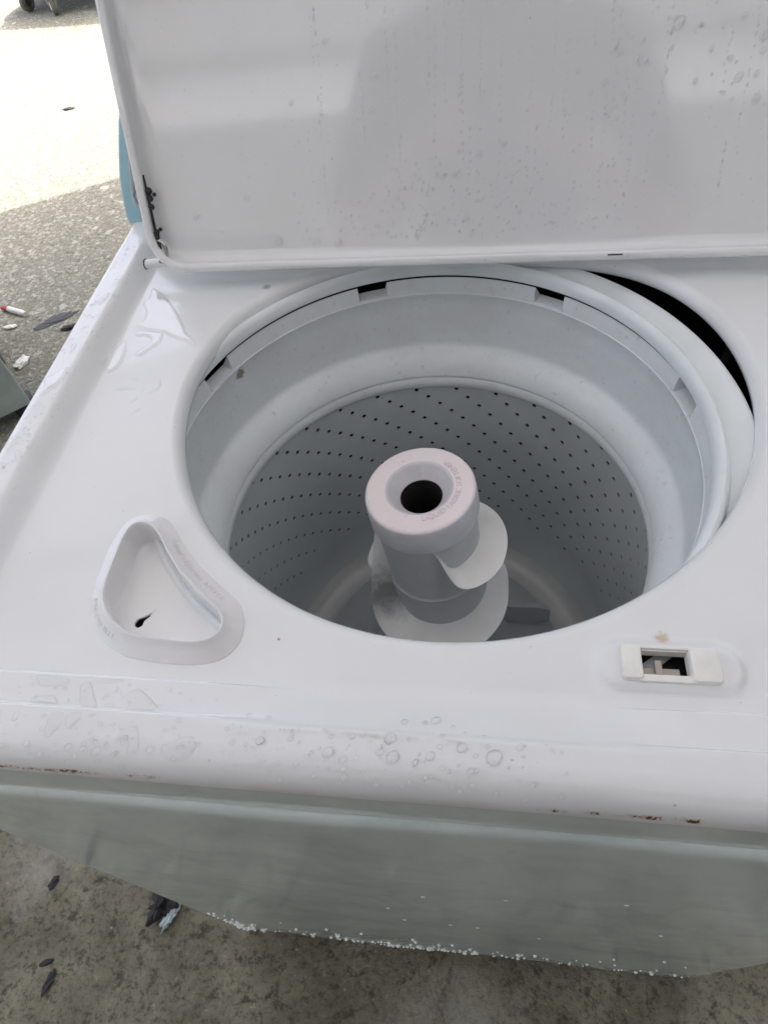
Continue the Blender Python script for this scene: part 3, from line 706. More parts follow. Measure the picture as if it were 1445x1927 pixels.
# hinge hardware at the left corner
bm = bmesh.new()
tube(bm, [LP(-.2775, .030, -.004), LP(-.2772, .045, -.003), LP(-.2774, .062, -.003), LP(-.2782, .083, -.004)], [.0011, .0013, .0011, .0008], 8)
tube(bm, [LP(-.2766, .016, -.004), LP(-.2772, .036, -.004)], [.0014, .0026], 8)
for (v, x, r_) in ((.036, -.2765, .0026), (.064, -.2763, .0030), (.070, -.2762, .0032), (.057, -.2766, .0028)):
    rq = bmesh.ops.create_uvsphere(bm, u_segments=10, v_segments=6, radius=r_); bmesh.ops.translate(bm, vec=LP(x, v, -.004), verts=rq['verts'])
for (v, x) in ((.038, -.2728), (.067, -.2718)):
    rq = bmesh.ops.create_uvsphere(bm, u_segments=8, v_segments=5, radius=.0018); bmesh.ops.translate(bm, vec=LP(x, v, -.0045), verts=rq['verts'])
bmobj('hinge_strap', bm, M['black'], lid)
bm = bmesh.new()
ctr = LP(-.2775, .0195, -.0035); pts = [ctr + Vector((math.cos(a) * .0070, 0, 0)) + LU * math.sin(a) * .0095 for a in np.linspace(-1.9, 1.9, 20)]
tube(bm, pts, .0016, 8); bmobj('hinge_ring', bm, M['chrome'], lid)
bm = bmesh.new(); tube(bm, [(-.2760, .462, .926), (-.2985, .4615, .9245)], .0042, 14); bmobj('hinge_pin', bm, M['enamel'], WM)
bm = bmesh.new(); tube(bm, [(-.2986, .4615 + .0045 * math.cos(a), .9245 + .0045 * math.sin(a)) for a in np.linspace(0, 6.283, 17)], .0006, 6, False); bmobj('hinge_bushing', bm, M['black'], WM)

# ---------------------------------------------------------------- control console behind the lid
cons = bpy.data.objects.new('control_console', None)
def CPn(x, z, d=0): return Vector((x, .545 + (z - .92) * .36 - d, z + d * .36))
outl = [(-.3465, .9185), (-.3495, .925), (-.3485, .944), (-.3462, .960), (-.3425, .975), (-.3335, 1.005), (-.318, 1.035), (-.298, 1.055), (-.27, 1.064), (0, 1.068), (.27, 1.064), (.298, 1.055), (.318, 1.035), (.3335, 1.005), (.3425, .975), (.3462, .960), (.3485, .944), (.3495, .925), (.3465, .9185)]
V = []; F = []; no = len(outl)
for (sc, d) in ((1, -.09), (1, -.004), (.996, -.001), (.988, 0)):
    for (x, z) in outl: V.append(CPn(x * sc, .99 + (z - .99) * (sc if d > -.01 else 1), 0) + (Vector((0, -d, 0)) if d <= -.004 else Vector((0, -d, 0))))
for i in range(3):
    for k in range(no): k2 = (k + 1) % no; F.append((i * no + k, i * no + k2, (i + 1) * no + k2, (i + 1) * no + k))
F.append(tuple(3 * no + k for k in range(no))); F.append(tuple(range(no))[::-1])
con = mesh('control_console', V, F, M['blue'], WM, smooth=50)
V = []; inn = [(-.3350, .9345), (-.3365, .9375), (-.3360, .950), (-.3315, .974), (-.322, 1.000), (-.308, 1.028), (-.29, 1.045), (.29, 1.045), (.308, 1.028), (.322, 1.0), (.3315, .974), (.336, .95), (.3350, .9345)]
F = []; ni = len(inn)
for (sc, d) in ((1, .0004), (.994, .0010), (.990, .0004)):
    for (x, z) in inn: V.append(CPn(x * sc, .99 + (z - .99) * (sc if sc == 1 else sc - .02), d))
for i in range(2):
    for k in range(ni): k2 = (k + 1) % ni; F.append((i * ni + k, i * ni + k2, (i + 1) * ni + k2, (i + 1) * ni + k))
F.append(tuple(2 * ni + k for k in range(ni)))
face = mesh('console_face', V, F, M['console'], con, smooth=30)
bm = bmesh.new()
tube(bm, [CPn(-.3298 + .0035 * math.cos(a) * (1 + .3 * math.sin(3 * a)), .9425 + .0055 * math.sin(a), .0014) for a in np.linspace(0, 6.0, 24)], .0006, 6)
tube(bm, [CPn(-.3335 + .002 * t, .944 + .006 * t, .0014) for t in np.linspace(0, 2, 8)], .0005, 6)
bmobj('peeling_sticker', bm, M['steelp'], face)

# ---------------------------------------------------------------- water
WV = []; WF = []
def drop(c, nrm, tx, r, h=.35, seg=10, asp=1.0, V=None, F=None, irr=.12):
    nrm = Vector(nrm).normalized(); tx = Vector(tx); tx = (tx - nrm * tx.dot(nrm)).normalized(); ty = nrm.cross(tx); c = Vector(c)
    ph = [1 + irr * math.sin(k * 2 * math.pi / seg * 2 + random.random() * .6) + irr * random.uniform(-.5, .5) for k in range(seg)]
    k0 = len(V)
    for (q, z) in ((1.0, -.00012 / r), (1.0, .04), (.93, h * .38), (.70, h * .78), (.36, h * .97)):
        for k in range(seg):
            a = 2 * math.pi * k / seg; v = c + (tx * math.cos(a) + ty * math.sin(a) * asp) * r * q * ph[k] + nrm * r * z; V.append(tuple(v))
    V.append(tuple(c + nrm * r * h))
    for i in range(4):
        for k in range(seg): k2 = (k + 1) % seg; F.append((k0 + i * seg + k, k0 + i * seg + k2, k0 + (i + 1) * seg + k2, k0 + (i + 1) * seg + k))
    for k in range(seg): F.append((k0 + 4 * seg + k, k0 + 4 * seg + (k + 1) % seg, k0 + 5 * seg))
def dn(x, y):
    e = .0006; gx_ = float(zdeck(x + e, y) - zdeck(x - e, y)) / (2 * e); gy_ = float(zdeck(x, y + e) - zdeck(x, y - e)) / (2 * e); return Vector((-gx_, -gy_, 1)).normalized()
def deckdrop(x, y, r, h=.32, asp=1.0, seg=10, tx=(1, 0, 0)):
    drop((x, y, float(zdeck(x, y))), dn(x, y), tx, r * 1.15, h * 1.8, seg, asp, WV, WF)
DD = [(-.092, .0222, .0023), (-.0546, .0186, .0027), (-.0431, .0277, .0018), (-.0274, .0203, .0019), (-.0445, .0066, .002), (-.0464, .0153, .0018), (-.1071, .0204, .0015), (-.1818, .0104, .0023), (-.1983, .0116, .002), (-.1516, .0135, .0018), (-.1715, .0095, .0015), (-.2232, .0118, .0016), (-.2374, .0097, .0014), (-.2193, .0066, .001), (-.1792, .0055, .0015), (-.1843, .0253, .0013), (-.1416, .0257, .0011), (-.1896, .0438, .001), (-.2234, .0459, .0011), (-.2172, .0463, .0011), (-.0585, .0301, .001), (-.0753, .0265, .0012), (-.0655, .016, .0012), (-.0804, .0116, .0012), (-.0705, .0119, .0012), (-.0845, .007, .001), (-.0353, .0101, .001), (-.1184, .0043, .0009), (-.0329, .0259, .0009), (-.0827, .0087, .0007), (-.1886, .02, .001), (-.1774, .015, .001), (-.1902, .0141, .001), (-.1466, .0474, .001), (-.1392, .0439, .001), (-.124, .0453, .0008), (-.1028, .0371, .0015), (-.0913, .0363, .0014), (-.0226, .028, .0029), (-.0203, .0185, .0032), (-.0012, .0203, .0023), (.0148, .0257, .0025), (.0311, .0219, .0039), (.0442, .0278, .0019), (.0192, .0144, .0017), (.0086, .0136, .001), (.0217, .0219, .0013), (.0033, .0252, .0013), (.0044, .0312, .0013), (.0003, .0415, .0024), (-.0165, .0393, .0018), (-.0055, .0394, .0015), (-.0128, .028, .0013), (.0096, .0379, .0012), (.026, .0331, .0009), (.016, .0346, .0009), (-.0097, .0146, .0007), (.0596, .0275, .001), (.0457, .0232, .0009), (.0383, .0174, .0009)]
for (x, y, r) in DD: deckdrop(x, y, r, seg=12)
for _ in range(230):      # fine spray on the left border and its ridge
    y = random.uniform(.19, .53); x = random.uniform(-.338, -.320) if random.random() < .5 else random.gauss(-.3165, .0022)
    deckdrop(x, y, random.choice([.0004, .0005, .0006, .0008, .0011]), seg=8)
for (x, y, r) in ((-.3275, .262, .0011), (-.329, .255, .0009), (-.331, .250, .001), (-.3265, .2475, .0011), (-.3285, .243, .0009), (-.3305, .246, .0009), (-.3245, .2425, .0012), (-.3225, .236, .0010), (-.327, .2365, .0008), (-.3305, .239, .0011), (-.3235, .265, .0013), (-.3190, .230, .0017), (-.3188, .224, .0012), (-.3335, .2740, .0012), (-.331, .348, .0014), (-.3338, .338, .0009), (-.3310, .390, .0011), (-.3330, .3890, .0009), (-.3340, .213, .0012), (-.3300, .209, .0014)): deckdrop(x, y, r, seg=12)
for _ in range(190):      # spray on the front apron
    deckdrop(random.uniform(-.26, .07), random.uniform(.003, .030), random.choice([.0004, .0005, .0007, .0010, .0013]), seg=9)
for _ in range(26): deckdrop(random.uniform(-.25, -.14), random.uniform(.037, .053), random.choice([.0004, .0006, .0009]), seg=8)
for _ in range(60):       # a few over the recessed deck
    x = random.uniform(-.295, .27); y = random.uniform(.066, .44); a = math.degrees(math.atan2(y - OC[1], x - OC[0]))
    if math.hypot(x - OC[0], y - OC[1]) < ro(a) + .012 or (abs(x + .175) < .062 and y < .185) or (.09 < x < .165 and y < .105): continue
    deckdrop(x, y, random.choice([.0003, .0004, .0006]), h=.2, seg=7)
for _ in range(40):       # droplets clinging to the rim of the bleach cup
    k = random.randrange(nb); t = random.uniform(.2, 1.0); q = bo[k] + (bi[k] - bo[k]) * t; x = BC[0] + q * math.cos(bang[k]); y = BC[1] + q * math.sin(bang[k])
    drop((x, y, float(np.interp(t, [0, .1, .55, .85, .94, 1], [.9067, .9074, .9108, .9142, .9156, .9160]))), (0, 0, 1), (1, 0, 0), random.choice([.0004, .0006, .0009]), .35, 8, 1, WV, WF)
for _ in range(70):       # beads on the lip of the opening
    a = random.uniform(150, 380); r_ = float(ro(a)) + random.uniform(.001, .006); drop((OC[0] + r_ * math.cos(R(a)), OC[1] + r_ * math.sin(R(a)), HF - .0012 - .0035 * (.006 - (r_ - float(ro(a)))) / .006), (-math.cos(R(a)) * .4, -math.sin(R(a)) * .4, 1), (1, 0, 0), random.choice([.0003, .0005, .0008]), .35, 7, 1, WV, WF)
tag(mesh('water_drops', WV, WF, M['drop'], None), 'clear water droplets scattered over the washer top and its rim', 'water drops', kind='stuff')

# shaped puddles: top-level things
def puddle(poly, label, hgt=.0009, group=None, sm=8):
    P = catmull(poly, sm); Q_ = np.roll(P, -1, axis=0); d = Q_ - P; dd = np.maximum((d * d).sum(1), 1e-12)
    x0, y0 = P.min(0) - .0012; x1, y1 = P.max(0) + .0012; st_ = .0005 if (x1 - x0) * (y1 - y0) < .0008 else .0008
    xs = np.arange(x0, x1, st_); ys = np.arange(y0, y1, st_); GX_, GY_ = np.meshgrid(xs, ys); pts = np.stack([GX_.ravel(), GY_.ravel()], 1)
    dist = np.full(len(pts), 1e9); ins = np.zeros(len(pts), bool)
    for k in range(len(P)):
        t = np.clip(((pts - P[k]) @ d[k]) / dd[k], 0, 1); e = pts - (P[k] + t[:, None] * d[k]); dist = np.minimum(dist, np.hypot(e[:, 0], e[:, 1]))
        a, b_ = P[k], Q_[k]; c = ((a[1] > pts[:, 1]) != (b_[1] > pts[:, 1])); xi = a[0] + (pts[:, 1] - a[1]) * (b_[0] - a[0]) / (b_[1] - a[1] if abs(b_[1] - a[1]) > 1e-12 else 1e-12); ins ^= c & (pts[:, 0] < xi)
    sd_ = np.where(ins, dist, -dist) + .00025 * np.sin(pts[:, 0] * 2100 + 3 * np.sin(pts[:, 1] * 900)) * np.sin(pts[:, 1] * 1700)
    hgt *= 1.35; W_ = .0024; t = np.clip(sd_ / W_, 0, 1); h = np.where(sd_ > 0, hgt * np.sqrt(np.maximum(1 - (1 - t) ** 2, 0)) , sd_ * 1.2); h = np.maximum(h, -.0004)
    hg = h.reshape(GX_.shape)
    for _ in range(2): hp = np.pad(hg, 1, mode='edge'); hg = (hp[1:-1, 1:-1] * 2 + hp[:-2, 1:-1] + hp[2:, 1:-1] + hp[1:-1, :-2] + hp[1:-1, 2:]) / 6
    z = zdeck(GX_, GY_) + hg; nxx = len(xs); keepc = np.maximum.reduce([hg[:-1, :-1], hg[1:, :-1], hg[:-1, 1:], hg[1:, 1:]]) > -.0001
    F_ = []; used_ = {}
    V_ = []
    def vid(j, i):
        if (j, i) not in used_: used_[(j, i)] = len(V_); V_.append((xs[i], ys[j], z[j, i]))
        return used_[(j, i)]
    for j, i in zip(*np.nonzero(keepc)): F_.append((vid(j, i), vid(j, i + 1), vid(j + 1, i + 1), vid(j + 1, i)))
    return tag(mesh('water_puddle', V_, F_, M['water'], None, 80), label, 'puddle', group)
G = 'water puddles on the washer top'
puddle([(-.294, .4487), (-.2818, .4395), (-.2646, .4191), (-.2483, .3943), (-.241, .3811), (-.2319, .3733), (-.2283, .3633), (-.2391, .3684), (-.253, .375), (-.2638, .3817), (-.2787, .3846), (-.2912, .3902), (-.293, .3929), (-.2876, .4007), (-.2903, .4144), (-.2968, .4258), (-.2931, .4342), (-.2955, .4444)], 'largest puddle, shaped as its bright three-cornered reflection, on the deck below the lid corner', .0009, G)  # right edge follows the lid's reflection, where the bright patch ends
puddle([(-.2903, .3849), (-.2655, .3817), (-.2613, .3739), (-.2624, .3664), (-.2696, .3566), (-.2727, .3506), (-.2804, .3507), (-.2795, .3556), (-.2737, .3641), (-.271, .3716), (-.2779, .3769), (-.2868, .3771)], 'hooked puddle just in front of the big bright puddle', .0008, G)
puddle([(-.2965, .3722), (-.2894, .3545), (-.2895, .3353), (-.2954, .3283), (-.3039, .3331), (-.3075, .3403), (-.3017, .3597), (-.2991, .3672)], 'faint oval puddle at the foot of the left slope', .0006, G)
puddle([(-.2565, .3043), (-.2476, .3042), (-.2436, .3119), (-.2468, .3209), (-.2484, .321), (-.2467, .3124), (-.2535, .3076), (-.2572, .3065)], 'thin J-shaped streak of water nearest the opening left side', .0007, G)
puddle([(-.2655, .2906), (-.2621, .2923), (-.2594, .2971), (-.261, .2984), (-.2651, .2941)], 'short slanting water streak, second lowest on the deck left of the opening', .0006, G)
puddle([(-.2597, .2772), (-.2553, .2818), (-.2527, .2849), (-.2544, .286), (-.2583, .2813)], 'short slanting water streak, lowest on the deck left of the opening', .0006, G)
puddle([(-.2727, .3207), (-.2688, .3216), (-.264, .3181), (-.2681, .3193)], 'tiny arrow-shaped streak of water above the level dashed one', .0006, G)
puddle([(-.2825, .3088), (-.274, .3103), (-.2654, .3092), (-.2652, .3076), (-.2731, .3077), (-.2806, .3059)], 'level dash of water left of the J-shaped streak', .0006, G)
puddle([(-.3236, .3173), (-.3282, .3185), (-.3325, .3117), (-.3378, .3061), (-.3344, .2939), (-.3347, .2852), (-.3315, .2852), (-.3262, .2939), (-.3217, .3026), (-.3212, .3116)], 'long wavy puddle, largest on the left border strip', .0010, G)
puddle([(-.3345, .2413), (-.3370, .2403), (-.3385, .2355), (-.3380, .2279), (-.3340, .2289), (-.3318, .2346)], 'oval puddle on the left border at the picture edge', .0012, G)
puddle([(-.3268, .2271), (-.3215, .2235), (-.3203, .218), (-.322, .2152), (-.3246, .217), (-.3273, .2234)], 'comma-shaped puddle beside the oval one on the left border', .0011, G)
puddle([(-.3311, .3505), (-.329, .3517), (-.3261, .3444), (-.3283, .3372), (-.3303, .342)], 'slim teardrop puddle above the long wavy one on the left border', .0009, G)
puddle([(-.3237, .4241), (-.3236, .4115), (-.3287, .4056), (-.3305, .4104), (-.3277, .42)], 'curved teardrop of water halfway up the left border', .0010, G)
puddle([(-.3351, .4134), (-.3316, .4077), (-.3345, .4023), (-.337, .4044), (-.3348, .4078)], 'small hooked drop near the outer edge of the left border', .0009, G)
puddle([(-.335, .4658), (-.3321, .4633), (-.3365, .4584), (-.3375, .4616)], 'short water dash high on the left border, close to its outer edge', .0008, G)
puddle([(-.3186, .4483), (-.3229, .450), (-.3262, .4486), (-.3217, .4411), (-.3262, .4385), (-.3224, .4354), (-.3193, .4395)], 'forked puddle on the ridge below the hinge', .0008, G)
for poly, lab in (
    ([(-.2376, .0533), (-.2187, .0527), (-.2179, .0487), (-.2321, .0467), (-.2362, .0501)], 'flat oblong puddle at the left end of the front ledge'),
    ([(-.2076, .0501), (-.2028, .0504), (-.1973, .0427), (-.1938, .0368), (-.2031, .0365), (-.2077, .0452)], 'upright thumb-shaped puddle on the front ledge'),
    ([(-.2342, .040), (-.2235, .0415), (-.219, .0386), (-.2188, .0370), (-.2328, .037), (-.2357, .0379)], 'low wide puddle resting against the front ledge line, leftmost'),
    ([(-.1993, .0522), (-.1842, .0539), (-.1853, .0522), (-.198, .051)], 'thin dash of water along the back of the front ledge'),
    ([(-.1727, .049), (-.1669, .0461), (-.1572, .0375), (-.1742, .0365), (-.1745, .0402), (-.1803, .0429), (-.1767, .0463)], 'broad three-pointed puddle on the front ledge before the scoop'),
    ([(-.189, .0388), (-.1843, .0390), (-.183, .0372), (-.188, .0368)], 'small square drop on the ledge between thumb-shaped and three-pointed puddles'),
    ([(-.2147, .0291), (-.2083, .0295), (-.2075, .0235), (-.2105, .0174), (-.2141, .0164), (-.2155, .0215)], 'leaning bean-shaped puddle on the front apron'),
    ([(-.2057, .0289), (-.1973, .0302), (-.1989, .0241), (-.2024, .0209)], 'wedge-shaped puddle right of the leaning bean on the apron'),
    ([(-.1701, .023), (-.163, .025), (-.159, .0165), (-.16, .0115), (-.1642, .0105), (-.1647, .0161), (-.1674, .0196), (-.1729, .0156), (-.1722, .02)], 'hook-shaped puddle on the front apron with its tail to the left'),
    ([(-.1448, .0161), (-.1322, .0219), (-.1272, .0187), (-.1273, .0152), (-.1324, .0096), (-.1414, .01), (-.1451, .0132)], 'biggest puddle on the front apron, potato-shaped'),
    ([(-.2366, .0288), (-.2341, .0286), (-.2344, .024), (-.2374, .0234), (-.2374, .0269)], 'small pear-shaped puddle at the far left of the front apron')):
    puddle(poly, lab, .0010, G)

# droplets and runs on the lid
V = []; F = []
def liddrop(x, v, r, h=.3, asp=1.0, seg=8):
    if x > .290 or x < -.266 or v < .019 or v > .40: return
    drop(LP(x, v, -.0128), LN, (1, 0, 0), r * 1.35, h * 1.6, seg, asp, V, F)
for _ in range(460):      # random field of fine drops
    liddrop(random.uniform(-.28, .29), random.uniform(.02, .33), random.choice([.0004, .0005, .0006, .0008]), seg=7)
for _ in range(330):      # denser band low in the middle
    liddrop(random.gauss(.01, .075), .016 + abs(random.gauss(.02, .03)), random.choice([.0004, .0006, .0008, .001]), asp=random.uniform(1, 1.7), seg=8)
for _ in range(150):      # larger ones high on the right
    x = random.uniform(.08, .29); v = random.uniform(.10, .30)
    liddrop(x, v, random.choice([.0006, .0009, .0012, .0016]) * (1 + .5 * (x > .2)), asp=random.uniform(1, 1.5), seg=10)
for _ in range(54):       # vertical strings of beads
    x = random.uniform(-.16, .22); v = random.uniform(.03, .22); L_ = random.uniform(.03, .13); k = 0
    while k < L_:
        liddrop(x + random.gauss(0, .0006), v + k, random.choice([.0004, .0006, .0008]), asp=random.uniform(1, 2.2), seg=7); k += random.uniform(.002, .009)
for (x, v, r) in ((.015, .085, .0022), (.035, .092, .0019), (-.015, .070, .0018), (-.02, .0720, .0015), (-.005, .0710, .0021), (-.07, .145, .0024), (-.073, .121, .0023), (-.108, .170, .0019), (-.14, .13, .0018), (.16, .165, .0030), (.13, .2, .0024), (.21, .19, .0027), (.262, .18, .0030), (-.165, .024, .0026), (-.19, .060, .0022), (-.24, .047, .0022), (-.13, .0205, .0030), (-.11, .020, .0026), (.005, .036, .0021), (.05, .040, .0019), (-.038, .0230, .0019), (.11, .13, .0019), (.10, .125, .0017)): liddrop(x, v, r, .33, 1.15, 14)
tag(mesh('lid_droplets', V, F, M['liddrop'], None), 'fine water droplets and beaded runs on the inside of the open lid', 'water drops', kind='stuff')
# beads along the lid's lower lip
V = []; F = []
for _ in range(46): drop(LP(random.uniform(-.26, .28), random.uniform(.0012, .0045), .0002), LN, (1, 0, 0), random.choice([.0005, .0008, .0012, .0016]), .4, 8, 1, V, F)
tag(mesh('lip_droplets', V, F, M['drop'], None), 'row of small water beads hanging along the lower lip of the lid', 'water drops', kind='stuff')

# ---------------------------------------------------------------- litter on the ground
def chunk(name, c, s, mat, label, cat, rz=0, amp=.3, sub=3, seed=1, group=None, tilt=0):
    rs = random.Random(seed); bm = bmesh.new(); bmesh.ops.create_icosphere(bm, subdivisions=sub, radius=1)
    fr = [(Vector((rs.uniform(-1, 1), rs.uniform(-1, 1), rs.uniform(-1, 1))) * rs.choice([2, 4, 7]), rs.uniform(0, 6)) for _ in range(9)]
    for v in bm.verts:
        k = sum(math.sin(v.co.dot(f) + p) for f, p in fr) / 3; k += .5 * abs(math.sin(v.co.x * 9 + 2 * v.co.y)) + .4 * math.sin(v.co.y * 14 + v.co.x * 6 + seed) - .3; v.co *= max(1 + amp * k, .35)
    bmesh.ops.scale(bm, vec=s, verts=bm.verts); bmesh.ops.rotate(bm, cent=(0, 0, 0), matrix=Matrix.Rotation(tilt, 3, 'X') , verts=bm.verts); bmesh.ops.rotate(bm, cent=(0, 0, 0), matrix=Matrix.Rotation(rz, 3, 'Z'), verts=bm.verts)
    zmin = min(v.co.z for v in bm.verts); bmesh.ops.translate(bm, vec=(c[0], c[1], -zmin * .55), verts=bm.verts)
    return tag(bmobj(name, bm, mat, None, False), label, cat, group)
chunk('black_scrap', (-.490, .020), (.016, .020, .013), M['scrap'], 'crumpled black scrap lying beside the foot of the front panel', 'scrap', -.5, .42, 4, 3)
chunk('film_scrap', (-.474, .004), (.008, .022, .008), M['film'], 'pale blue crumpled plastic film touching the black scrap', 'scrap', -.5, .40, 4, 5)
chunk('dark_flake', (-.699, .036), (.006, .012, .003), M['scrap'], 'dark flake of dirt farthest left of the black scrap', 'debris', -.4, .35, 3, 7)
chunk('dark_flake', (-.650, -.101), (.006, .016, .004), M['scrap'], 'long dark flake near the bottom left corner of the floor', 'debris', -.2, .35, 3, 8)
chunk('dark_flake', (-.665, -.078), (.010, .004, .002), M['scrap'], 'small flat flake just above the long dark one at bottom left', 'debris', .3, .35, 3, 9)
chunk('tar_patch', (-1.362, 1.615), (.060, .020, .003), M['tar'], 'long blue-grey tar smear on the pale ground left of the washer', 'stain', .70, .28, 4, 11)
chunk('dark_flake', (-1.285, 1.575), (.030, .011, .006), M['scrap'], 'dark sliver at the washer edge beside the tar smear', 'debris', .3, .3, 3, 12)
chunk('white_chip', (-1.507, 1.580), (.019, .012, .006), M['chipw'], 'small white chip on the ground below the cigarette end', 'debris', .2, .2, 3, 13)
chunk('white_chip', (-1.385, 1.407), (.020, .026, .007), M['chipw'], 'larger whitish chip beside the grey-green appliance', 'debris', .2, .3, 3, 14)
chunk('dark_flake', (-1.98, 3.25), (.028, .010, .006), M['tar'], 'dark chip alone on the sunlit ground', 'debris', .4, .3, 3, 15)
cg = empty('cigarette_end', (-1.53, 1.671, 0), 'white cigarette end with a reddish band lying on the pale ground', 'cigarette end')
bm = bmesh.new(); tube(bm, [(-1.548, 1.668, .010), (-1.50, 1.650, .009), (-1.476, 1.641, .008)], [.0095, .010, .0085], 12); bmobj('paper_tube', bm, M['chipw'], cg)
bm = bmesh.new(); tube(bm, [(-1.575, 1.676, .0095), (-1.548, 1.668, .010)], [.0085, .0098], 12); bmobj('red_band', bm, M['red'], cg)
# pebbles bedded in the ground, countless
V = []; F = []
ic = bmesh.new(); bmesh.ops.create_icosphere(ic, subdivisions=1, radius=1); IV = [tuple(v.co) for v in ic.verts]; IF = [tuple(v.index for v in f.verts) for f in ic.faces]; ic.free()
for _ in range(5200):
    y = .55 + 4.4 * random.random() ** 1.1; x = -.40 - y * .42 - random.uniform(-.2, 1.35) * (.25 + y * .26)
    if y < 1.2 and x > -.5: continue
    r = random.choice([.002, .003, .003, .004, .006]); k0 = len(V); rz = random.uniform(0, 6); sx_, sy_ = random.uniform(.7, 1.5), random.uniform(.7, 1.1)
    for (a, b_, c_) in IV:
        a *= sx_ * r; b_ *= sy_ * r; V.append((x + a * math.cos(rz) - b_ * math.sin(rz), y + a * math.sin(rz) + b_ * math.cos(rz), c_ * r * .55))
    F += [tuple(k0 + i for i in f) for f in IF]
tag(mesh('pebbles', V, F, simple('pebble_stone', (.42, .41, .35), .8, dirt=.5, dscale=30), None), 'fine pale grit and pebbles bedded in the concrete ground', 'gravel', kind='stuff')

# ---------------------------------------------------------------- neighbouring appliance at the left
AX, AY = -1.222, 1.176; ap = empty('appliance', (AX - .3, AY + .1, 0), 'grey-green appliance at the left edge, only its door corner showing', 'appliance')
yaw = math.atan2(.69, .72)   # direction its face runs (towards the left, away from the lens)
fx = Vector((-math.cos(R(42)), -math.sin(R(42)), 0)); fy = Vector((-math.sin(R(42)), math.cos(R(42)), 0))   # along the face, into the body
Mr = Matrix((( -fx.x, fy.x, 0), (-fx.y, fy.y, 0), (0, 0, 1)))
def apbox(name, x0, x1, y0, y1, z0, z1, mat, bev):
    bm = bmesh.new(); c = Vector((AX, AY, 0)) + fx * (x0 + x1) / 2 + fy * (y0 + y1) / 2 + Vector((0, 0, (z0 + z1) / 2)); box(bm, c, (x1 - x0, y1 - y0, z1 - z0), bev, 3, Mr); return bmobj(name, bm, mat, ap)
apbox('door', 0, .62, 0, .030, .05, .95, M['grey_green'], .006)
apbox('gasket', .004, .616, .031, .043, .055, .945, M['black'], .002)
apbox('body', -.004, .624, .044, .58, .16, .95, M['dark_green'], .008)
apbox('base', .02, .60, .06, .56, .03, .158, M['dark_green'], .004)
apbox('hinge_foot', -.010, .05, .020, .075, .0, .05, M['black'], .006)
apbox('hinge_foot', .56, .61, .030, .075, .0, .048, M['black'], .006)

# ---------------------------------------------------------------- cart on castors
ct = empty('cart', (-2.75, 5.2, 0), 'blue-grey cart on small castors standing on the sunlit ground', 'cart')
ca = math.atan2(-.03, .57); cdir = Vector((math.cos(ca), math.sin(ca), 0)); cnr = Vector((-cdir.y, cdir.x, 0)); CO = Vector((-2.90, 4.66, 0))
Mr2 = Matrix(((cdir.x, cnr.x, 0), (cdir.y, cnr.y, 0), (0, 0, 1)))
bm = bmesh.new(); box(bm, CO + cdir * .26 + cnr * .32 + Vector((0, 0, .52)), (.78, .62, .76), .06, 4, Mr2); bmobj('body', bm, M['cart'], ct)
bm = bmesh.new(); box(bm, CO + cdir * .26 + cnr * .32 + Vector((0, 0, .91)), (.84, .68, .05), .02, 3, Mr2); bmobj('top', bm, M['cart'], ct)
for (u, v) in ((-2.855, 4.765), (-2.632, 4.655), (-2.70, 5.30), (-2.30, 5.25)):
    c = Vector((u, v, 0)); ax = (cdir * .8 + cnr * .6).normalized() if v < 4.7 else (cdir * .95 - cnr * .3).normalized()
    cs = empty('castor', c); cs.parent = ct; cs.location = c - Vector(ct.location)
    def cyl(name, p, r, wdt, mat, seg=24):
        bm = bmesh.new(); rg = []
        for (q, t) in ((r * .4, -.5), (r * .8, -.5), (r, -.35), (r, .35), (r * .8, .5), (r * .4, .5)):
            side = Vector((0, 0, 1)).cross(ax); rg.append([bm.verts.new(p + ax * t * wdt + (side * math.cos(a) + Vector((0, 0, 1)) * math.sin(a)) * q) for a in [2 * math.pi * k / seg for k in range(seg)]])
        for a, b_ in zip(rg, rg[1:]):
            for k in range(seg): bm.faces.new((a[k], a[(k + 1) % seg], b_[(k + 1) % seg], b_[k]))
        bm.faces.new(rg[0]); bm.faces.new(rg[-1][::-1]); return bmobj(name, bm, mat, cs)
    cyl('tyre', c + Vector((0, 0, .050)), .050, .030, M['wheel']); cyl('hub', c + Vector((0, 0, .050)), .026, .036, M['chipw'] if v < 4.7 else M['black'])
    bm = bmesh.new(); side = ax
    for sgn in (-1, 1):
        p0 = c + ax * .021 * sgn
        tube(bm, [p0 + Vector((0, 0, .050)), p0 + Vector((0, 0, .105))], [.007, .013], 8)
    box(bm, c + Vector((0, 0, .118)), (.065, .055, .016), .003); box(bm, c + Vector((0, 0, .133)), (.085, .075, .008), .002)
    bmobj('fork', bm, simple('castor_bracket', (.45, .43, .36), .4, .5, .4, dirt=.5, dscale=40) if v < 4.7 else M['black'], cs)

# ---------------------------------------------------------------- canopy overhead, building and photographer behind
nD = Vector((-.48, .88, 0)).normalized(); tD = Vector((nD.y, -nD.x, 0))
def NP(t, n_, z): return tD * t + nD * n_ + Vector((0, 0, z))
Mn = Matrix(((tD.x, nD.x, 0), (tD.y, nD.y, 0), (0, 0, 1)))
cn = empty('canopy', (0, 0, 0), 'unseen translucent canopy roof over the washer, mirrored dimly in the lid', 'canopy')  # inferred roof out of view; blocks the sun, passes soft light from above
N1, T0, T1 = 3.72, -3.2, 6.0
def roofp(u, v, dz=0):      # u 0..1 left to right, v 0 front edge .. 1 back edge; the sheet rises towards the back
    f = NP(T0 + (T1 - T0) * u, N1, 3.24); x = -6.2 + 12.4 * u; b_ = Vector((x, -6.2 - .06 * x, 4.52)); return f.lerp(b_, v) + Vector((0, 0, dz))
V = []; F = []; NT_, NN_ = 60, 12
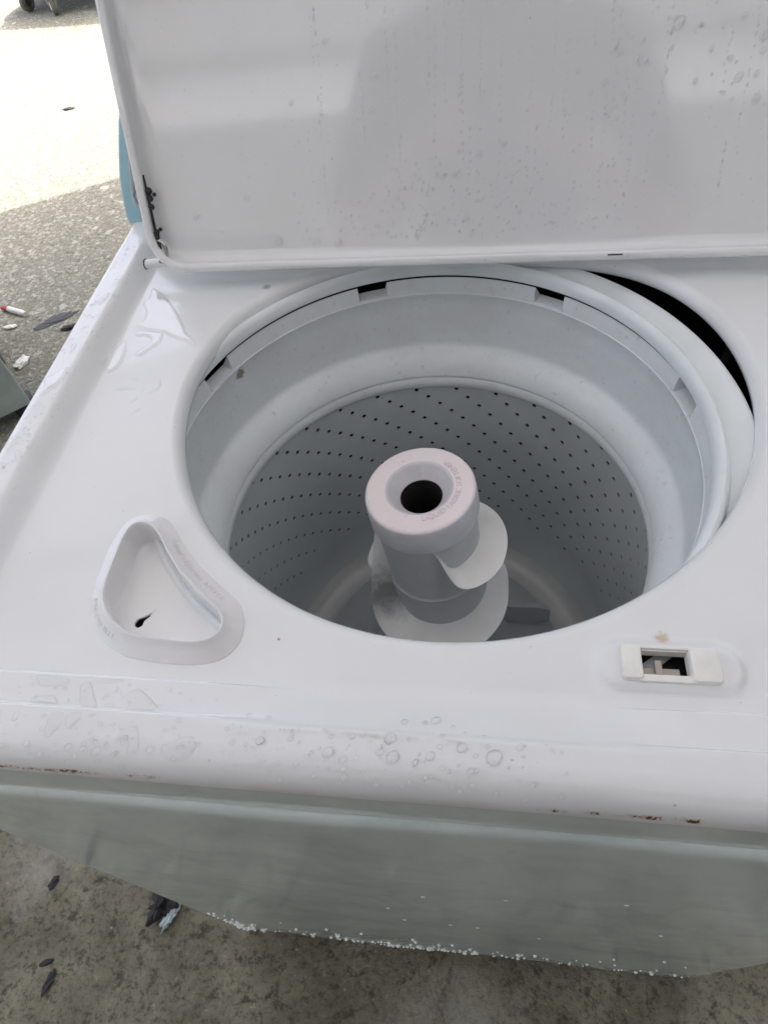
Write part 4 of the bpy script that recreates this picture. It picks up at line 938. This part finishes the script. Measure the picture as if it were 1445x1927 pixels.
for i in range(NN_ + 1):
    for k in range(NT_ + 1): V.append(roofp(k / NT_, i / NN_, .012 * (k % 2)))
for i in range(NN_):
    for k in range(NT_): a = i * (NT_ + 1) + k; F.append((a, a + 1, a + NT_ + 2, a + NT_ + 1))
mesh('roof_sheet', V, F, M['roofm'], cn, False)
def beam(name, a, b_, w_, h_, mat, par):
    d = (b_ - a); L_ = d.length; d.normalize(); s_ = Vector((0, 0, 1)).cross(d).normalized(); u_ = d.cross(s_); Mb = Matrix(((d.x, s_.x, u_.x), (d.y, s_.y, u_.y), (d.z, s_.z, u_.z)))
    bm = bmesh.new(); box(bm, (a + b_) / 2, (L_, w_, h_), .006, 2, Mb); return bmobj(name, bm, mat, par)
for v in np.linspace(.02, .98, 8): beam('purlin', roofp(0, v, -.07), roofp(1, v, -.07), .07, .12, M['steelp'], cn)
for (u, v) in ((.02, .03), (.98, .03), (.02, .97), (.98, .97)):
    q = roofp(u, v, -.02); beam('post', Vector((q.x, q.y, 0)), q, .12, .12, M['steelp'], cn)
Mn = Matrix(((1, .06, 0), (-.06, 1, 0), (0, 0, 1)))
def BP(t, d, z): return Vector((t + .06 * d, -7.0 - .06 * t + d, z))
bd_ = empty('building', BP(0, 0, 0), 'grey rendered building with an added side wall and white fascia behind the photographer, mirrored in the lid', 'building')
def nbox(name, t, n_, z, st, sn, sz, mat, par, bev=0):
    bm = bmesh.new(); box(bm, BP(t, n_, z), (st, sn, sz), bev, rot=Mn); return bmobj(name, bm, mat, par, 30 if bev else False)
nbox('wall', 0, -.15, 2.18, 26, .3, 4.36, M['wall'], bd_); nbox('reflector', 0, -.12, 4.66, 26, .34, .60, M['white'], bd_); nbox('parapet', 0, -.12, 5.01, 26.3, .5, .10, M['steelp'], bd_)  # added white reflector stands in for the bright sky band mirrored in the lid
nbox('wall', 3.6, 5.2, 1.62, .3, 10.0, 3.24, M['wall'], bd_)  # added wall out of view on the right, blocks light from that side
for k in range(7):
    fr = nbox('window', -9 + k * 3.2, .03, 2.9, 1.2, .06, 1.1, M['steelp'], bd_, .01); nbox('pane', -9 + k * 3.2, .07, 2.9, 1.05, .03, .95, M['glassw'], fr)
for t in (-5.6, 3.9): nbox('door', t, .03, 1.15, 2.2, .06, 2.3, M['steelp'], bd_, .01)

# photographer
pers = empty('person', (.05, -.50, 0), 'person in a dark grey shirt holding up a phone, mirrored in the lid', 'person')
def skin(name, joints, bones, root, parent, mat, sub=2):
    me = bpy.data.meshes.new(name); me.from_pydata([j[:3] for j in joints], bones, []); me.update()
    o = bpy.data.objects.new(name, me); C.objects.link(o)
    md = o.modifiers.new('s', 'SKIN'); md.use_smooth_shade = True
    for i, j in enumerate(joints):
        sv = me.skin_vertices[0].data[i]; sv.radius = (j[3], j[4] if len(j) > 4 else j[3]); sv.use_root = (i == root)
    o.modifiers.new('u', 'SUBSURF').levels = sub; o.modifiers['u'].render_levels = sub
    dg = bpy.context.evaluated_depsgraph_get(); m2 = bpy.data.meshes.new_from_object(o.evaluated_get(dg)); C.objects.unlink(o); bpy.data.objects.remove(o)
    return link(name, m2, mat, parent)
px0 = .05; PS = 1.07; PDY = .085; J = [(px0, -.56, .96, .155, .12), (px0, -.545, 1.10, .145, .11), (px0, -.52, 1.25, .165, .115), (px0, -.48, 1.38, .175, .11), (px0, -.455, 1.46, .07, .065), (px0, -.42, 1.53, .052, .055), (px0, -.385, 1.60, .078, .092), (px0, -.37, 1.68, .080, .095)]
B = [(0, 1), (1, 2), (2, 3), (3, 4), (4, 5), (5, 6), (6, 7)]
for sgn in (-1, 1):
    k = len(J); J += [(px0 + sgn * .185, -.455, 1.41, .062, .062), (px0 + sgn * .245, -.42, 1.27, .050, .050), (px0 + sgn * .255, -.36, 1.14, .043, .043), (px0 + sgn * .19, -.25, 1.19, .037, .037), (px0 - .02 + sgn * .105, -.155, 1.245, .026, .030), (px0 - .02 + sgn * .085, -.125, 1.265, .022, .032)]
    B += [(3, k), (k, k + 1), (k + 1, k + 2), (k + 2, k + 3), (k + 3, k + 4), (k + 4, k + 5)]
    k = len(J); J += [(px0 + sgn * .095, -.56, .86, .095, .095), (px0 + sgn * .11, -.535, .50, .062, .065), (px0 + sgn * .12, -.575, .12, .040, .045), (px0 + sgn * .12, -.565, .055, .040, .045), (px0 + sgn * .125, -.46, .035, .038, .030)]
    B += [(0, k), (k, k + 1), (k + 1, k + 2), (k + 2, k + 3), (k + 3, k + 4)]
J = [((j[0] if i < 8 else px0 + (j[0] - px0) * 1.12), (j[1] * (1 if j[1] < -.2 else .97) + (PDY if j[1] < -.3 else .02)), j[2] * (PS if j[2] > 1.3 or j[1] < -.5 else 1.0)) + tuple(r_ * 1.05 for r_ in j[3:]) for i, j in enumerate(J)]
body = skin('body', J, B, 0, pers, [M['skin'], M['shirt'], M['trousers'], M['shoe']], 3)
for p in body.data.polygons:
    c = p.center; hand = c.y > -.20 and c.z > 1.1
    p.material_index = 3 if c.z < .11 else 2 if c.z < 1.045 else 0 if (c.z > 1.585 or hand or (abs(c.x - px0) > .12 and c.y > -.27)) else 1
for sgn in (-1, 1):       # five fingers a side, curled round the phone's edges
    hx, hy, hz = px0 - .02 + sgn * .082, -.120, 1.268
    for f in range(4):
        L_ = (.9, 1.0, .95, .78)[f]; oz = .026 - .017 * f; q = [(hx, hy - .004, hz + oz, .0088), (hx - sgn * .012, hy + .018 * L_, hz + oz + .004, .0082), (hx - sgn * .030 * L_, hy + .026, hz + oz + .006, .0075), (hx - sgn * .046 * L_, hy + .020, hz + oz + .006, .0068)]
        skin('finger', q, [(0, 1), (1, 2), (2, 3)], 0, pers, M['skin'], 1)
    skin('thumb', [(hx, hy - .012, hz - .01, .010), (hx - sgn * .018, hy - .020, hz + .012, .0095), (hx - sgn * .034, hy - .018, hz + .026, .0085)], [(0, 1), (1, 2)], 0, pers, M['skin'], 1)
bm = bmesh.new(); bmesh.ops.create_icosphere(bm, subdivisions=4, radius=1)
for v in bm.verts:
    n3 = v.co.copy(); v.co = Vector((n3.x * .086, n3.y * .103, n3.z * .075))
bmesh.ops.delete(bm, geom=[v for v in bm.verts if v.co.z < -.004 and v.co.y > -.04], context='VERTS')
bmesh.ops.translate(bm, vec=(px0, -.392 + PDY, 1.822), verts=bm.verts); bmobj('hair', bm, M['black'], pers)
for sgn in (-1, 1):
    bm = bmesh.new(); rq = bmesh.ops.create_uvsphere(bm, u_segments=12, v_segments=8, radius=.008); bmesh.ops.translate(bm, vec=(px0 + sgn * .031, -.306 + PDY, 1.752), verts=rq['verts'])
    bmobj('eye', bm, M['chipw'], pers)
bm = bmesh.new(); tube(bm, [(px0, -.296 + PDY, 1.755), (px0, -.284 + PDY, 1.735), (px0, -.276 + PDY, 1.718), (px0, -.290 + PDY, 1.712)], [.007, .009, .012, .009], 10); bmobj('nose', bm, M['skin'], pers)
bm = bmesh.new(); tube(bm, [(px0 - .022, -.298 + PDY, 1.682), (px0, -.292 + PDY, 1.681), (px0 + .022, -.298 + PDY, 1.682)], [.002, .006, .002], 8); bmobj('mouth', bm, M['red'], pers)
for sgn in (-1, 1):
    bm = bmesh.new(); tube(bm, [(px0 + sgn * .084, -.385 + PDY, 1.770), (px0 + sgn * .092, -.392 + PDY, 1.748), (px0 + sgn * .084, -.383 + PDY, 1.722)], [.010, .013, .008], 8); bmobj('ear', bm, M['skin'], pers)
# phone, just behind the lens
Mc = Matrix(CM); pc = Vector((.0201, -.0865, 1.2715)) + Mc @ Vector((.012, -.055, .010))
bm = bmesh.new(); box(bm, pc, (.076, .160, .008), .0035, 3, Mc); ph = tag(bmobj('phone', bm, M['black'], None), 'black phone held up in both hands of the photographer', 'phone')
